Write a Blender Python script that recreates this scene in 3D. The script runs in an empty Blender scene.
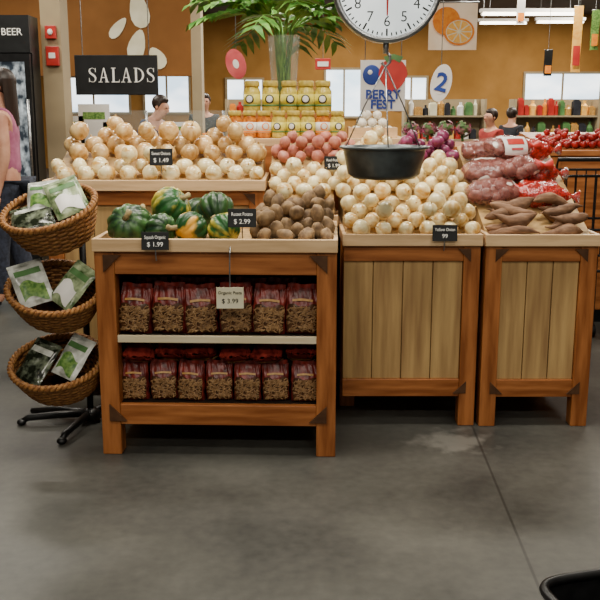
import bpy, bmesh, math, random
from mathutils import Vector, Matrix, noise, Euler
random.seed(7)
S=bpy.context.scene; COL=S.collection
PI=math.pi; R=math.radians; cos=math.cos; sin=math.sin
PITCH=R(11.9); CP=cos(PITCH); SP=sin(PITCH); CAMH=1.5
def W(px,py,Y):
    a=(px-300)/900; b=(py-300)/900; k=Y/(CP-SP*b)
    return Vector((a*k,Y,CAMH+k*(-SP-CP*b)))
def FL(px,py,Z=0.0):
    a=(px-300)/900; b=(py-300)/900; k=(Z-CAMH)/(-SP-CP*b)
    return Vector((a*k,k*(CP-SP*b),Z))
# ------------------------------------------------------------ materials
def C(h):
    h=h.lstrip('#'); o=[]
    for i in (0,2,4):
        c=int(h[i:i+2],16)/255; o.append(c/12.92 if c<=.04045 else ((c+.055)/1.055)**2.4)
    return (o[0],o[1],o[2],1)
def newmat(name):
    m=bpy.data.materials.new(name); m.use_nodes=True
    nt=m.node_tree; return m,nt,nt.nodes,nt.links,nt.nodes['Principled BSDF']
def pm(name,c1,c2=None,scale=(8,8,8),detail=3,rough=.6,bump=0,rand=0,lo=.35,hi=.65,metal=0,spec=.4,trans=0,emit=0,ribs=0,rib_amt=.2):
    m,nt,N,L,b=newmat(name)
    b.inputs['Roughness'].default_value=rough; b.inputs['Metallic'].default_value=metal
    b.inputs['Specular IOR Level'].default_value=spec; b.inputs['Transmission Weight'].default_value=trans
    if c2 is None: c2=c1
    tc=N.new('ShaderNodeTexCoord'); mp=N.new('ShaderNodeMapping'); mp.inputs['Scale'].default_value=scale
    nz=N.new('ShaderNodeTexNoise'); nz.inputs['Scale'].default_value=1; nz.inputs['Detail'].default_value=detail
    rp=N.new('ShaderNodeValToRGB'); rp.color_ramp.elements[0].color=C(c1); rp.color_ramp.elements[1].color=C(c2)
    rp.color_ramp.elements[0].position=lo; rp.color_ramp.elements[1].position=hi
    L.new(tc.outputs['Object'],mp.inputs[0]); 
    oi=N.new('ShaderNodeObjectInfo')
    if rand:
        ad=N.new('ShaderNodeVectorMath'); ad.operation='ADD'; ml=N.new('ShaderNodeMath'); ml.operation='MULTIPLY'; ml.inputs[1].default_value=37
        L.new(oi.outputs['Random'],ml.inputs[0]); L.new(mp.outputs[0],ad.inputs[0]); L.new(ml.outputs[0],ad.inputs[1]); L.new(ad.outputs[0],nz.inputs['Vector'])
    else: L.new(mp.outputs[0],nz.inputs['Vector'])
    fac=nz.outputs['Fac']
    if ribs:
        sx=N.new('ShaderNodeSeparateXYZ'); L.new(tc.outputs['Object'],sx.inputs[0]); at=N.new('ShaderNodeMath'); at.operation='ARCTAN2'; L.new(sx.outputs[1],at.inputs[0]); L.new(sx.outputs[0],at.inputs[1])
        mu=N.new('ShaderNodeMath'); mu.operation='MULTIPLY'; mu.inputs[1].default_value=ribs; L.new(at.outputs[0],mu.inputs[0]); si=N.new('ShaderNodeMath'); si.operation='COSINE'; L.new(mu.outputs[0],si.inputs[0])
        ma=N.new('ShaderNodeMath'); ma.operation='MULTIPLY_ADD'; ma.inputs[1].default_value=rib_amt; L.new(si.outputs[0],ma.inputs[0]); L.new(fac,ma.inputs[2]); fac=ma.outputs[0]
    L.new(fac,rp.inputs[0]); out=rp.outputs[0]
    if rand:
        hs=N.new('ShaderNodeHueSaturation'); mr=N.new('ShaderNodeMapRange'); mr.inputs[3].default_value=1-rand; mr.inputs[4].default_value=1+rand*.6
        L.new(oi.outputs['Random'],mr.inputs[0]); L.new(mr.outputs[0],hs.inputs['Value']); L.new(out,hs.inputs['Color']); out=hs.outputs[0]
    L.new(out,b.inputs['Base Color'])
    if emit:
        L.new(out,b.inputs['Emission Color']); b.inputs['Emission Strength'].default_value=emit
    if bump:
        bp=N.new('ShaderNodeBump'); bp.inputs['Strength'].default_value=bump; bp.inputs['Distance'].default_value=.01
        L.new(nz.outputs['Fac'],bp.inputs['Height']); L.new(bp.outputs[0],b.inputs['Normal'])
    return m
M={}
M['post']=pm('cherry_wood_vertical','#84491f','#b26f3a',(30,30,3),4,.42,.08)
M['rail']=pm('cherry_wood_horizontal','#84491f','#b4713c',(3,30,30),4,.42,.08)
M['lip']=pm('pale_maple','#c9a67a','#e2bf92',(4,40,40),4,.5,.05)
M['plank']=pm('oak_planks','#96744a','#c6a36a',(26,26,2.2),5,.55,.12,lo=.3,hi=.7)
M['dark_in']=pm('dark_brown_board','#1a110b','#2a1c13',(6,6,6),3,.7)  # very dark brown, mainly for boards inside the open shelf cabinet
M['shelfw']=pm('cream_shelf_edge','#d8c9a4','#e8dcc0',(3,30,30),3,.5)
M['iron']=pm('dark_iron','#4a2f1c','#5e3f28',(20,20,20),3,.5,metal=.2)
M['black']=pm('black_metal','#0c0c0d','#161617',(20,20,20),2,.4)
M['onion']=pm('yellow_onion_skin','#cf9f4e','#f7e7b4',(26,26,8),4,.17,.1,rand=.18,spec=.75,lo=.34,hi=.56)
M['onion_neck']=pm('dry_onion_neck','#a87f42','#d2b274',(60,60,10),3,.7,rand=.2)
M['sweet']=pm('sweet_onion_skin','#ba8846','#edcd92',(24,24,8),4,.22,.1,rand=.24,spec=.7)
M['russet']=pm('brown_potato_skin','#664d34','#9c7e58',(30,30,30),5,.7,.25,rand=.25)
M['redpot']=pm('red_potato_skin','#a85a4c','#cf8a74',(24,24,24),4,.5,.12,rand=.2)
M['bagpot']=pm('bagged_purple_brown_potato_skin','#5a3630','#98685a',(26,26,26),4,.4,.12,rand=.25)
M['redonion']=pm('red_onion_skin','#5c1a34','#94446a',(36,36,6),4,.3,.1,rand=.2)
M['sweetpot']=pm('sweet_potato_skin','#664732','#967256',(14,50,50),5,.75,.25,rand=.25)
M['garlic']=pm('garlic_skin','#d9cdb8','#f1eadb',(40,40,8),3,.55,.12,rand=.12)
M['apple']=pm('red_apple_skin','#7c1216','#b52a26',(20,20,6),3,.3,rand=.25)
M['squash_dark']=pm('dark_green_squash','#142e1c','#466c36',(20,20,12),5,.34,.12,lo=.36,hi=.74,ribs=10,rib_amt=.07)
M['squash_or']=pm('green_orange_squash','#1d4520','#daa030',(10,10,7),3,.34,.1,lo=.52,hi=.6)
M['squash_yl']=pm('patched_yellow_green_squash','#245426','#ccb844',(12,12,7),4,.34,.1,lo=.48,hi=.66,ribs=10,rib_amt=.05)
M['stem']=pm('corky_stem','#8a7a52','#b09c6c',(60,60,20),3,.8,.2)
M['bagred']=pm('red_plastic_film','#521613','#8f3229',(30,30,14),4,.32,.3,rand=.15)
M['baggold']=pm('gold_print','#a8783a','#c89a54',(40,40,40),2,.4)
M['bagwin']=pm('dark_film_window','#40281a','#5c3d28',(40,40,40),2,.22)
M['pasta']=pm('dried_pasta','#7a5834','#ab865a',(60,60,60),3,.35,rand=.1)
M['wicker']=pm('wicker_strands','#70441f','#a5733b',(60,60,60),3,.6,.15)
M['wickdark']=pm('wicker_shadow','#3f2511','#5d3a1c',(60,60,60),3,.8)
M['pouch_w']=pm('white_glossy_pouch','#74786e','#dcdfd6',(14,14,14),3,.2,.1,lo=.32,hi=.56)
M['pouch_g']=pm('green_leaf_pouch','#3c562c','#b8c69c',(20,20,20),4,.2,.15)
M['pouch_d']=pm('dark_leafy_pouch','#1d2218','#8a947c',(26,26,26),4,.15,.15,lo=.45,hi=.75)
M['leafprint']=pm('printed_leaves','#3d6a2c','#86a858',(50,50,50),4,.35)
M['cardblack']=pm('black_card','#0d0e0f','#17191a',(10,10,10),2,.5)
M['white']=pm('white_paint','#e0ded7','#ece9e3',(5,5,5),2,.5)
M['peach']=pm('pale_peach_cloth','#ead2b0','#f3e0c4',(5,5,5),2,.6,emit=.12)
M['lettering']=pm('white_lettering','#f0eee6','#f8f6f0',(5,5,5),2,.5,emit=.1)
M['inkblack']=pm('black_ink','#141414','#1c1c1c',(5,5,5),2,.5)
M['inkblue']=pm('blue_ink','#1d3a8a','#28489c',(5,5,5),2,.5)
M['inkred']=pm('red_ink','#b02a26','#c83a32',(5,5,5),2,.5)
M['pinkred']=pm('pink_red_print','#b8424a','#cc5a5c',(9,9,9),2,.5)
M['steel']=pm('brushed_steel','#8e9092','#b4b6b8',(8,60,60),3,.3,metal=.9)
M['pan']=pm('dark_grey_pan','#4a4f51','#636b6d',(12,12,12),3,.35,metal=.5)
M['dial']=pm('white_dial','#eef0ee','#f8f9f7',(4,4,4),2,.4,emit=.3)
M['jar']=pm('jar_contents','#b8a23a','#dfcc62',(60,60,60),3,.12)
M['jarred']=pm('orange_jar_contents','#a0521c','#d8882e',(60,60,60),3,.12)
M['jarlabel']=pm('yellow_jar_label','#d2c440','#e6da72',(20,20,20),2,.4)
M['lid']=pm('gold_lid','#a8923c','#d2b95a',(20,20,20),2,.35)
M['leaf']=pm('glossy_green_leaf','#3c7428','#82b454',(14,14,14),3,.35,rand=.2)
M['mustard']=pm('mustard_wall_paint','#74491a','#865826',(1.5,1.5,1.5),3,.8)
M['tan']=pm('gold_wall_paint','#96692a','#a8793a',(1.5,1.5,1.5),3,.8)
M['beige']=pm('beige_pillar_paint','#948468','#a69474',(2,2,2),3,.8)
M['ceil']=pm('dark_ceiling','#4b4136','#5a5044',(1,1,1),3,.9)
M['pane']=pm('daylight_pane','#b4cbdc','#f2f8fc',(.8,.8,1.6),3,.3,emit=3)
M['tube']=pm('lit_tube','#fff2d8','#fffaf0',(2,2,2),1,.4,emit=9)
M['redbox']=pm('red_enamel','#a3221e','#b93129',(8,8,8),2,.4)
M['skin']=pm('skin','#b98268','#cf9c80',(10,10,10),3,.55)
M['hair']=pm('dark_brown_hair','#1a110c','#33231a',(40,40,4),4,.45,.3)
M['pink']=pm('mauve_pink_cotton','#a25a78','#bc7692',(12,12,12),3,.8,.1)
M['jeans']=pm('dark_denim','#20242f','#343a4a',(40,40,40),3,.85,.1)
M['redshirt']=pm('red_cotton','#8d2320','#a83a32',(12,12,12),3,.8)
M['darkshirt']=pm('charcoal_cotton','#1b1c22','#2b2d35',(12,12,12),3,.8)
M['blueshirt']=pm('navy_cotton','#24304c','#34456a',(12,12,12),3,.8)
M['eye']=pm('eye_dark','#1c1410','#261a14',(10,10,10),2,.3)
M['lipm']=pm('lip_tone','#94544a','#a56458',(10,10,10),2,.5)
M['coolin']=pm('cooler_interior_glow','#2a323b','#c4d0d8',(14,2,9),4,.3,emit=.45,lo=.4,hi=.66)  # striped glow painted in for lit stock behind the cooler doors
M['flower']=pm('mixed_flowers','#4a6a34','#b0567a',(9,9,9),3,.6,lo=.45,hi=.6)
M['orange']=pm('orange_print','#e0780c','#ee941e',(20,20,20),2,.6)
M['orange_l']=pm('light_orange_print','#f0a93c','#f6c060',(20,20,20),2,.6)
M['cardcream']=pm('cream_card','#d9d2b0','#e8e3c8',(5,5,5),2,.6)
M['packgreen']=pm('green_packaging','#3f6a3a','#5f8a4e',(9,9,9),2,.5)
M['packblue']=pm('blue_packaging','#34507a','#5878a0',(9,9,9),2,.5)
def netmat(name,net,wd,pr,fill):
    m,nt,N,L,b=newmat(name)
    tc=N.new('ShaderNodeTexCoord'); vo=N.new('ShaderNodeTexVoronoi'); vo.feature='DISTANCE_TO_EDGE'; vo.inputs['Scale'].default_value=70
    nz=N.new('ShaderNodeTexNoise'); nz.inputs['Scale'].default_value=9; nz.inputs['Detail'].default_value=1
    n2=N.new('ShaderNodeTexNoise'); n2.inputs['Scale'].default_value=40; n2.inputs['Detail'].default_value=3; L.new(tc.outputs['Object'],n2.inputs['Vector'])
    bp=N.new('ShaderNodeBump'); bp.inputs['Strength'].default_value=.6; bp.inputs['Distance'].default_value=.01; L.new(n2.outputs['Fac'],bp.inputs['Height']); L.new(bp.outputs[0],b.inputs['Normal'])
    oi=N.new('ShaderNodeObjectInfo'); ml=N.new('ShaderNodeMath'); ml.operation='MULTIPLY'; ml.inputs[1].default_value=31; L.new(oi.outputs['Random'],ml.inputs[0])
    ad=N.new('ShaderNodeVectorMath'); ad.operation='ADD'; L.new(tc.outputs['Object'],ad.inputs[0]); L.new(ml.outputs[0],ad.inputs[1])
    L.new(tc.outputs['Object'],vo.inputs['Vector']); L.new(ad.outputs[0],nz.inputs['Vector'])
    rp=N.new('ShaderNodeMapRange'); rp.inputs[1].default_value=wd; rp.inputs[2].default_value=wd+.05; rp.inputs[3].default_value=.95; rp.inputs[4].default_value=fill; L.new(vo.outputs['Distance'],rp.inputs[0])
    pt=N.new('ShaderNodeMapRange'); pt.inputs[1].default_value=pr; pt.inputs[2].default_value=pr+.02; L.new(nz.outputs['Fac'],pt.inputs[0])
    mxc=N.new('ShaderNodeMixRGB'); mxc.inputs[1].default_value=C(net); mxc.inputs[2].default_value=C('#d8cfc6'); L.new(pt.outputs[0],mxc.inputs[0]); L.new(mxc.outputs[0],b.inputs['Base Color']); b.inputs['Roughness'].default_value=.2; b.inputs['Specular IOR Level'].default_value=.8
    mm=N.new('ShaderNodeMath'); mm.operation='MAXIMUM'; L.new(rp.outputs[0],mm.inputs[0]); L.new(pt.outputs[0],mm.inputs[1])
    tr=N.new('ShaderNodeBsdfTransparent'); mx=N.new('ShaderNodeMixShader'); L.new(mm.outputs[0],mx.inputs[0]); L.new(tr.outputs[0],mx.inputs[1]); L.new(b.outputs[0],mx.inputs[2]); L.new(mx.outputs[0],N['Material Output'].inputs[0]); return m
M['net']=netmat('fine_rosy_net','#a0605a',0.0,.62,.3)
M['netred']=netmat('bright_red_net','#b8261f',.05,.6,.45)
def clear(name):
    m,nt,N,L,b=newmat(name); b.inputs['Base Color'].default_value=(.85,.95,.9,1); b.inputs['Roughness'].default_value=.06
    tr=N.new('ShaderNodeBsdfTransparent'); lw=N.new('ShaderNodeLayerWeight'); lw.inputs[0].default_value=.3
    mr=N.new('ShaderNodeMapRange'); mr.inputs[3].default_value=.05; mr.inputs[4].default_value=.4; L.new(lw.outputs['Facing'],mr.inputs[0])
    mx=N.new('ShaderNodeMixShader'); L.new(mr.outputs[0],mx.inputs[0]); L.new(tr.outputs[0],mx.inputs[1]); L.new(b.outputs[0],mx.inputs[2])
    L.new(mx.outputs[0],N['Material Output'].inputs[0]); return m
M['glass']=clear('clear_glass')
# ------------------------------------------------------------ mesh builder
class MB:
    def __init__(s): s.v=[]; s.f=[]
    def add(s,vs,fs,mat=None):
        o=len(s.v); s.v+= [ (mat@Vector(v)) if mat else Vector(v) for v in vs]; s.f+=[tuple(i+o for i in f) for f in fs]; return s
    def box(s,x0,x1,y0,y1,z0,z1,mat=None):
        vs=[(x,y,z) for x in(x0,x1) for y in(y0,y1) for z in(z0,z1)]
        return s.add(vs,[(0,1,3,2),(4,6,7,5),(0,4,5,1),(2,3,7,6),(0,2,6,4),(1,5,7,3)],mat)
    def surf(s,fn,nu,nv,cu=False,cv=False,mat=None):
        U=nu if cu else nu+1; V=nv if cv else nv+1
        vs=[fn(i/nu,j/nv) for i in range(U) for j in range(V)]; fs=[]
        for i in range(nu):
            for j in range(nv):
                a=i%U; b=(i+1)%U; c=j%V; d=(j+1)%V
                fs.append((a*V+c,b*V+c,b*V+d,a*V+d))
        return s.add(vs,fs,mat)
    def lathe(s,prof,n=20,c=(0,0,0),sx=1,sy=1,mat=None,mod=None):
        P=prof; vs=[];fs=[]
        for i in range(n):
            a=2*PI*i/n
            for (r,z) in P:
                k=mod(a,r,z) if mod else 1
                vs.append((c[0]+r*k*cos(a)*sx,c[1]+r*k*sin(a)*sy,c[2]+z))
        m=len(P)
        for i in range(n):
            j=(i+1)%n
            for k in range(m-1): fs.append((i*m+k,j*m+k,j*m+k+1,i*m+k+1))
        if P[0][0]>1e-5: fs.append(tuple(i*m for i in range(n))[::-1])
        if P[-1][0]>1e-5: fs.append(tuple(i*m+m-1 for i in range(n)))
        return s.add(vs,fs,mat)
    def ell(s,c,r,nu=16,nv=10,fn=None,mat=None):
        vs=[];fs=[]
        for j in range(1,nv):
            t=PI*j/nv
            for i in range(nu):
                a=2*PI*i/nu; d=Vector((sin(t)*cos(a),sin(t)*sin(a),cos(t)))
                k=fn(d) if fn else 1
                vs.append((c[0]+d.x*r[0]*k,c[1]+d.y*r[1]*k,c[2]+d.z*r[2]*k))
        kt=fn(Vector((0,0,1))) if fn else 1; kb=fn(Vector((0,0,-1))) if fn else 1
        T=len(vs); vs.append((c[0],c[1],c[2]+r[2]*kt)); vs.append((c[0],c[1],c[2]-r[2]*kb))
        for j in range(nv-2):
            for i in range(nu):
                k=(i+1)%nu; fs.append((j*nu+i,(j+1)*nu+i,(j+1)*nu+k,j*nu+k))
        for i in range(nu):
            k=(i+1)%nu; fs.append((T,i,k)); fs.append((T+1,(nv-2)*nu+k,(nv-2)*nu+i))
        return s.add(vs,fs,mat)
    def tube(s,pts,r,n=8,closed=False,mat=None):
        pts=[Vector(p) for p in pts]; m=len(pts); vs=[];fs=[]; up=None
        for i,p in enumerate(pts):
            if closed: t=pts[(i+1)%m]-pts[i-1]
            else: t=pts[min(i+1,m-1)]-pts[max(i-1,0)]
            t.normalize()
            if up is None: up=Vector((0,0,1)) if abs(t.z)<.9 else Vector((1,0,0))
            x=up.cross(t); x.normalize(); up=t.cross(x); rr=r[i] if isinstance(r,(list,tuple)) else r
            for k in range(n):
                a=2*PI*k/n; vs.append(p+(x*cos(a)+up*sin(a))*rr)
        for i in range(m if closed else m-1):
            j=(i+1)%m
            for k in range(n): l=(k+1)%n; fs.append((i*n+k,i*n+l,j*n+l,j*n+k))
        if not closed: fs.append(tuple(range(n))[::-1]); fs.append(tuple((m-1)*n+k for k in range(n)))
        return s.add(vs,fs,mat)
    def prism(s,pts,y0,y1,mat=None):   # polygon in XZ, extruded along Y
        n=len(pts); vs=[(p[0],y0,p[1]) for p in pts]+[(p[0],y1,p[1]) for p in pts]
        fs=[tuple(range(n)),tuple(range(n,2*n))[::-1]]+[(i,i+n,(i+1)%n+n,(i+1)%n) for i in range(n)]
        return s.add(vs,fs,mat)
    def prismx(s,pts,x0,x1):            # polygon in YZ, extruded along X
        n=len(pts); vs=[(x0,p[0],p[1]) for p in pts]+[(x1,p[0],p[1]) for p in pts]
        fs=[tuple(range(n)),tuple(range(n,2*n))[::-1]]+[(i,i+n,(i+1)%n+n,(i+1)%n) for i in range(n)]
        return s.add(vs,fs)
    def build(s,name,mat,parent=None,smooth=False,bevel=0,loc=None):
        me=bpy.data.meshes.new(name); me.from_pydata([tuple(v) for v in s.v],[],s.f); me.validate()
        bm=bmesh.new(); bm.from_mesh(me); bmesh.ops.recalc_face_normals(bm,faces=bm.faces); bm.to_mesh(me); bm.free()
        return link(name,me,mat,parent,smooth,bevel,loc)
def link(name,me,mat,parent=None,smooth=False,bevel=0,loc=None):
    me.materials.clear(); me.materials.append(M[mat] if isinstance(mat,str) else mat)
    for p in me.polygons: p.use_smooth=smooth
    o=bpy.data.objects.new(name,me); COL.objects.link(o)
    if parent: o.parent=parent
    if loc is not None: o.location=loc
    if bevel:
        b=o.modifiers.new('bevel','BEVEL'); b.width=bevel; b.segments=2; b.limit_method='ANGLE'
    return o
def tag(o,label,cat,group=None):
    o['label']=label; o['category']=cat
    if group: o['group']=group
    return o
def thing(name,label,cat,loc=(0,0,0),rot=(0,0,0),group=None):
    o=bpy.data.objects.new(name,None); o.empty_display_size=.05; COL.objects.link(o)
    o.location=loc; o.rotation_euler=rot; return tag(o,label,cat,group)
def struct(o): o['kind']='structure'; return o
def dup(r,loc,rot=None,label=None,group=None,scale=None):
    c=r.copy(); COL.objects.link(c); c.location=loc
    if rot is not None: c.rotation_euler=rot
    if scale: c.scale=(scale,)*3
    if label: c['label']=label
    if group: c['group']=group
    for ch in list(r.children):
        d=ch.copy(); COL.objects.link(d); d.parent=c
        for g in list(ch.children):
            e=g.copy(); COL.objects.link(e); e.parent=d
    return c
def text(body,size,mat,parent,loc,rot=(PI/2,0,0),name='lettering',ext=.0008,sx=1,bold=0):
    cu=bpy.data.curves.new('t','FONT'); cu.body=body; cu.size=size; cu.align_x='CENTER'; cu.align_y='CENTER'; cu.extrude=ext; cu.resolution_u=3; cu.offset=bold
    t=bpy.data.objects.new('t',cu); COL.objects.link(t); bpy.context.view_layer.update()
    me=bpy.data.meshes.new_from_object(t.evaluated_get(bpy.context.evaluated_depsgraph_get()))
    bpy.data.objects.remove(t); bpy.data.curves.remove(cu)
    o=link(name,me,mat,parent); o.location=loc; o.rotation_euler=rot; o.scale=(sx,1,1); return o
ORD=['leftmost','second','third','fourth','fifth','sixth','seventh','eighth','ninth']
# ------------------------------------------------------------ room
def floormat():
    m,nt,N,L,b=newmat('polished_concrete')
    geo=N.new('ShaderNodeNewGeometry')
    n1=N.new('ShaderNodeTexNoise'); n1.inputs['Scale'].default_value=1.9; n1.inputs['Detail'].default_value=8
    n2=N.new('ShaderNodeTexNoise'); n2.inputs['Scale'].default_value=24; n2.inputs['Detail'].default_value=6
    L.new(geo.outputs['Position'],n1.inputs['Vector']); L.new(geo.outputs['Position'],n2.inputs['Vector'])
    ad=N.new('ShaderNodeMath'); ad.operation='MULTIPLY_ADD'; ad.inputs[1].default_value=.35; L.new(n2.outputs['Fac'],ad.inputs[0]); L.new(n1.outputs['Fac'],ad.inputs[2])
    rp=N.new('ShaderNodeValToRGB'); rp.color_ramp.elements[0].position=.46; rp.color_ramp.elements[0].color=C('#383835'); rp.color_ramp.elements[1].position=.9; rp.color_ramp.elements[1].color=C('#585751')
    L.new(ad.outputs[0],rp.inputs[0])
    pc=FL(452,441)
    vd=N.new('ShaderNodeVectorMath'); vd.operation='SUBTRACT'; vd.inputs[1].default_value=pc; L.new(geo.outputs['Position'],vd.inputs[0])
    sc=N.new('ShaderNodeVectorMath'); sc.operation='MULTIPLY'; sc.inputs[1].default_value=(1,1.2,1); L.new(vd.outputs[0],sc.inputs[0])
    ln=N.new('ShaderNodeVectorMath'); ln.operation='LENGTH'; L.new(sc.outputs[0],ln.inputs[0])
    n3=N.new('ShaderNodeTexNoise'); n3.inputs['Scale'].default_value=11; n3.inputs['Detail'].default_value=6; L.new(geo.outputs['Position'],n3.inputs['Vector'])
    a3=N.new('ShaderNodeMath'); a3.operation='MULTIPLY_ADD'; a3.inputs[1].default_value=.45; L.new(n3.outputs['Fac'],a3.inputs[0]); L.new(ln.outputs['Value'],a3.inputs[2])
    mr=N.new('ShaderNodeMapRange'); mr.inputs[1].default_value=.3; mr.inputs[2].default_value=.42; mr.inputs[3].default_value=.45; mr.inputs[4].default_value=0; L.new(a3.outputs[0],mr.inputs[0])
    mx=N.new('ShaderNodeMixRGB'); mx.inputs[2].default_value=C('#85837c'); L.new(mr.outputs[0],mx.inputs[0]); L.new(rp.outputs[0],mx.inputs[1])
    p=FL(478,440); q=FL(540,590); d=(q-p).normalized(); nrm=Vector((d.y,-d.x,0))
    dt=N.new('ShaderNodeVectorMath'); dt.operation='DOT_PRODUCT'; dt.inputs[1].default_value=nrm; L.new(geo.outputs['Position'],dt.inputs[0])
    sb=N.new('ShaderNodeMath'); sb.operation='SUBTRACT'; sb.inputs[1].default_value=nrm.dot(p); L.new(dt.outputs['Value'],sb.inputs[0])
    ab=N.new('ShaderNodeMath'); ab.operation='ABSOLUTE'; L.new(sb.outputs[0],ab.inputs[0])
    m2=N.new('ShaderNodeMapRange'); m2.inputs[1].default_value=.003; m2.inputs[2].default_value=.007; m2.inputs[3].default_value=.6; m2.inputs[4].default_value=0; L.new(ab.outputs[0],m2.inputs[0])
    mx2=N.new('ShaderNodeMixRGB'); mx2.inputs[2].default_value=C('#1e1d1b'); L.new(m2.outputs[0],mx2.inputs[0]); L.new(mx.outputs[0],mx2.inputs[1])
    L.new(mx2.outputs[0],b.inputs['Base Color']); b.inputs['Specular IOR Level'].default_value=.3
    r2=N.new('ShaderNodeMapRange'); r2.inputs[3].default_value=.34; r2.inputs[4].default_value=.5; L.new(n1.outputs['Fac'],r2.inputs[0]); L.new(r2.outputs[0],b.inputs['Roughness'])
    bp=N.new('ShaderNodeBump'); bp.inputs['Strength'].default_value=.05; L.new(n2.outputs['Fac'],bp.inputs['Height']); L.new(bp.outputs[0],b.inputs['Normal'])
    return m
M['floor']=floormat()
CEIL=3.9; FAR=24
struct(MB().box(-9,12,-3,FAR,-.1,0).build('floor','floor'))
struct(MB().box(-9,12,-3,FAR,CEIL,CEIL+.1).build('ceiling','ceil'))
struct(MB().box(-9,12,FAR,FAR+.15,0,CEIL).build('wall_back','tan'))
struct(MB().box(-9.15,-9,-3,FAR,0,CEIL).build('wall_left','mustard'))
struct(MB().box(12,12.15,-3,FAR,0,CEIL).build('wall_right','tan'))
a=W(60,76,13); b_=W(192,76,13)
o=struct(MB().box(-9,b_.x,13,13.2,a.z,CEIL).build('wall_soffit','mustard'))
for i,(px,py,w,h,rz) in enumerate([(139,10,18,34,.2),(137,45,16,30,-.3),(157,58,15,22,.5),(118,28,10,24,-.7)]):
    p=W(px,py,12.99); k=13/900
    mb=MB(); n=14; pts=[]
    for j in range(n): 
        t=2*PI*j/n; x=cos(t)*w/2*k*(1-.3*sin(t)); z=sin(t)*h/2*k; pts.append((x*cos(rz)-z*sin(rz),x*sin(rz)+z*cos(rz)))
    mb.prism(pts,-.006,.006); d=mb.build('painted_leaf','cardcream',o); d.location=p
def window(n,px0,px1,py0,py1,Y,fm='beige'):
    p=W(px0,py1,Y); q=W(px1,py0,Y); root=MB()
    x0,x1,z0,z1=p.x,q.x,p.z,q.z; f=.06
    root.box(x0-f,x1+f,Y-.06,Y,z1,z1+f).box(x0-f,x1+f,Y-.06,Y,z0-f,z0).box(x0-f,x0,Y-.06,Y,z0,z1).box(x1,x1+f,Y-.06,Y,z0,z1)
    m=max(2,int((x1-x0)/.7))
    for i in range(1,m): x=x0+(x1-x0)*i/m; root.box(x-.025,x+.025,Y-.05,Y,z0,z1)
    o=struct(root.build('window_%d'%n,fm)); MB().box(x0,x1,Y-.03,Y-.02,z0,z1).build('pane','pane',o)
window(1,60,128,78,112,FAR); window(2,146,188,68,112,FAR); window(3,326,362,70,116,FAR); window(4,396,426,78,108,FAR); window(5,524,600,74,106,FAR); window(6,228,262,80,112,FAR)
p=W(190,0,12); q=W(200,0,12); struct(MB().box(p.x,q.x,12,12.3,0,CEIL).build('wall_pillar_1','beige'))
p=W(39,0,8.9); q=W(59,0,8.9); struct(MB().box(p.x,q.x,8.9,9.2,0,CEIL).build('wall_pillar_2','beige'))
# ------------------------------------------------------------ cabinets
def bracket(mb,x,z,sx,sz,s=.05,y=-.004):
    mb.prism([(x,z),(x+sx*s,z),(x,z+sz*s)],y,y+.012)
FC=Matrix.Translation((-.361,3.76,0))@Matrix.Rotation(R(-2),4,'Z'); FW=.517; FD=.66; FT=.97
SPX=.115
def zpot(y): return FT-.038+max(0,y-.02)*.21
def fcab():
    t=thing('open_shelf_cabinet','orange brown wooden cabinet with two open shelves of red pasta bags','cabinet',FC.translation,(0,0,R(-2)))
    P=.085; I=.0
    for x in(-FW+I,FW-P-I):
        for y in(0.008,FD-P): MB().box(x,x+P,y,y+P,0,FT-.055).build('post','post',t,bevel=.004)
    for y in(.012,FD-.05): 
        MB().box(-FW+P+I,FW-P-I,y,y+.035,.815,FT-.056).build('top_rail','rail',t,bevel=.003)
        MB().box(-FW+P+I,FW-P-I,y,y+.035,.14,.232).build('bottom_rail','rail',t,bevel=.003)
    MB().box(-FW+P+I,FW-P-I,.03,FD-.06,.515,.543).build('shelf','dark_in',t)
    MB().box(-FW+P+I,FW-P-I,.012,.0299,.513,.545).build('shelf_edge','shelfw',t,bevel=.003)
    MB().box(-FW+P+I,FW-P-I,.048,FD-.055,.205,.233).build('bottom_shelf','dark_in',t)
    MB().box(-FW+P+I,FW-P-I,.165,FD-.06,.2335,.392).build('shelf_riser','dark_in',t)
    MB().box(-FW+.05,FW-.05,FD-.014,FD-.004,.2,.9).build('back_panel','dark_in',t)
    for s in(-1,1): MB().box(s*(FW-.04)-.006,s*(FW-.04)+.006,P+.008,FD-P,.15,.9).build('side_panel','post',t)
    mb=MB().box(-FW-.003,FW+.003,-.012,.012,FT-.055,FT).box(-FW-.003,FW+.003,FD-.02,FD,FT-.055,FT).box(-FW-.003,-FW+.018,.0121,FD-.0201,FT-.055,FT).box(FW-.018,FW+.003,.0121,FD-.0201,FT-.055,FT)
    mb.build('tray_lip','lip',t,bevel=.003)
    MB().box(-FW+.018,FW-.018,.0125,FD-.021,FT-.054,FT-.04).build('tray_board','plank',t)
    MB().prismx([(.02,FT-.0395),(.02,zpot(.02)),(.6,zpot(.6)),(.6,FT-.0395)],SPX+.03,FW-.02).build('sloped_board','dark_in',t)
    for x,z,sx,sz in((-FW+.04,.9,1,-1),(FW-.04,.9,-1,-1),(-FW+.04,.16,1,1),(FW-.04,.16,-1,1)):
        mb=MB(); bracket(mb,x,z,sx,sz,.075); mb.build('corner_bracket','iron',t)
    return t
fcab()
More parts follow.
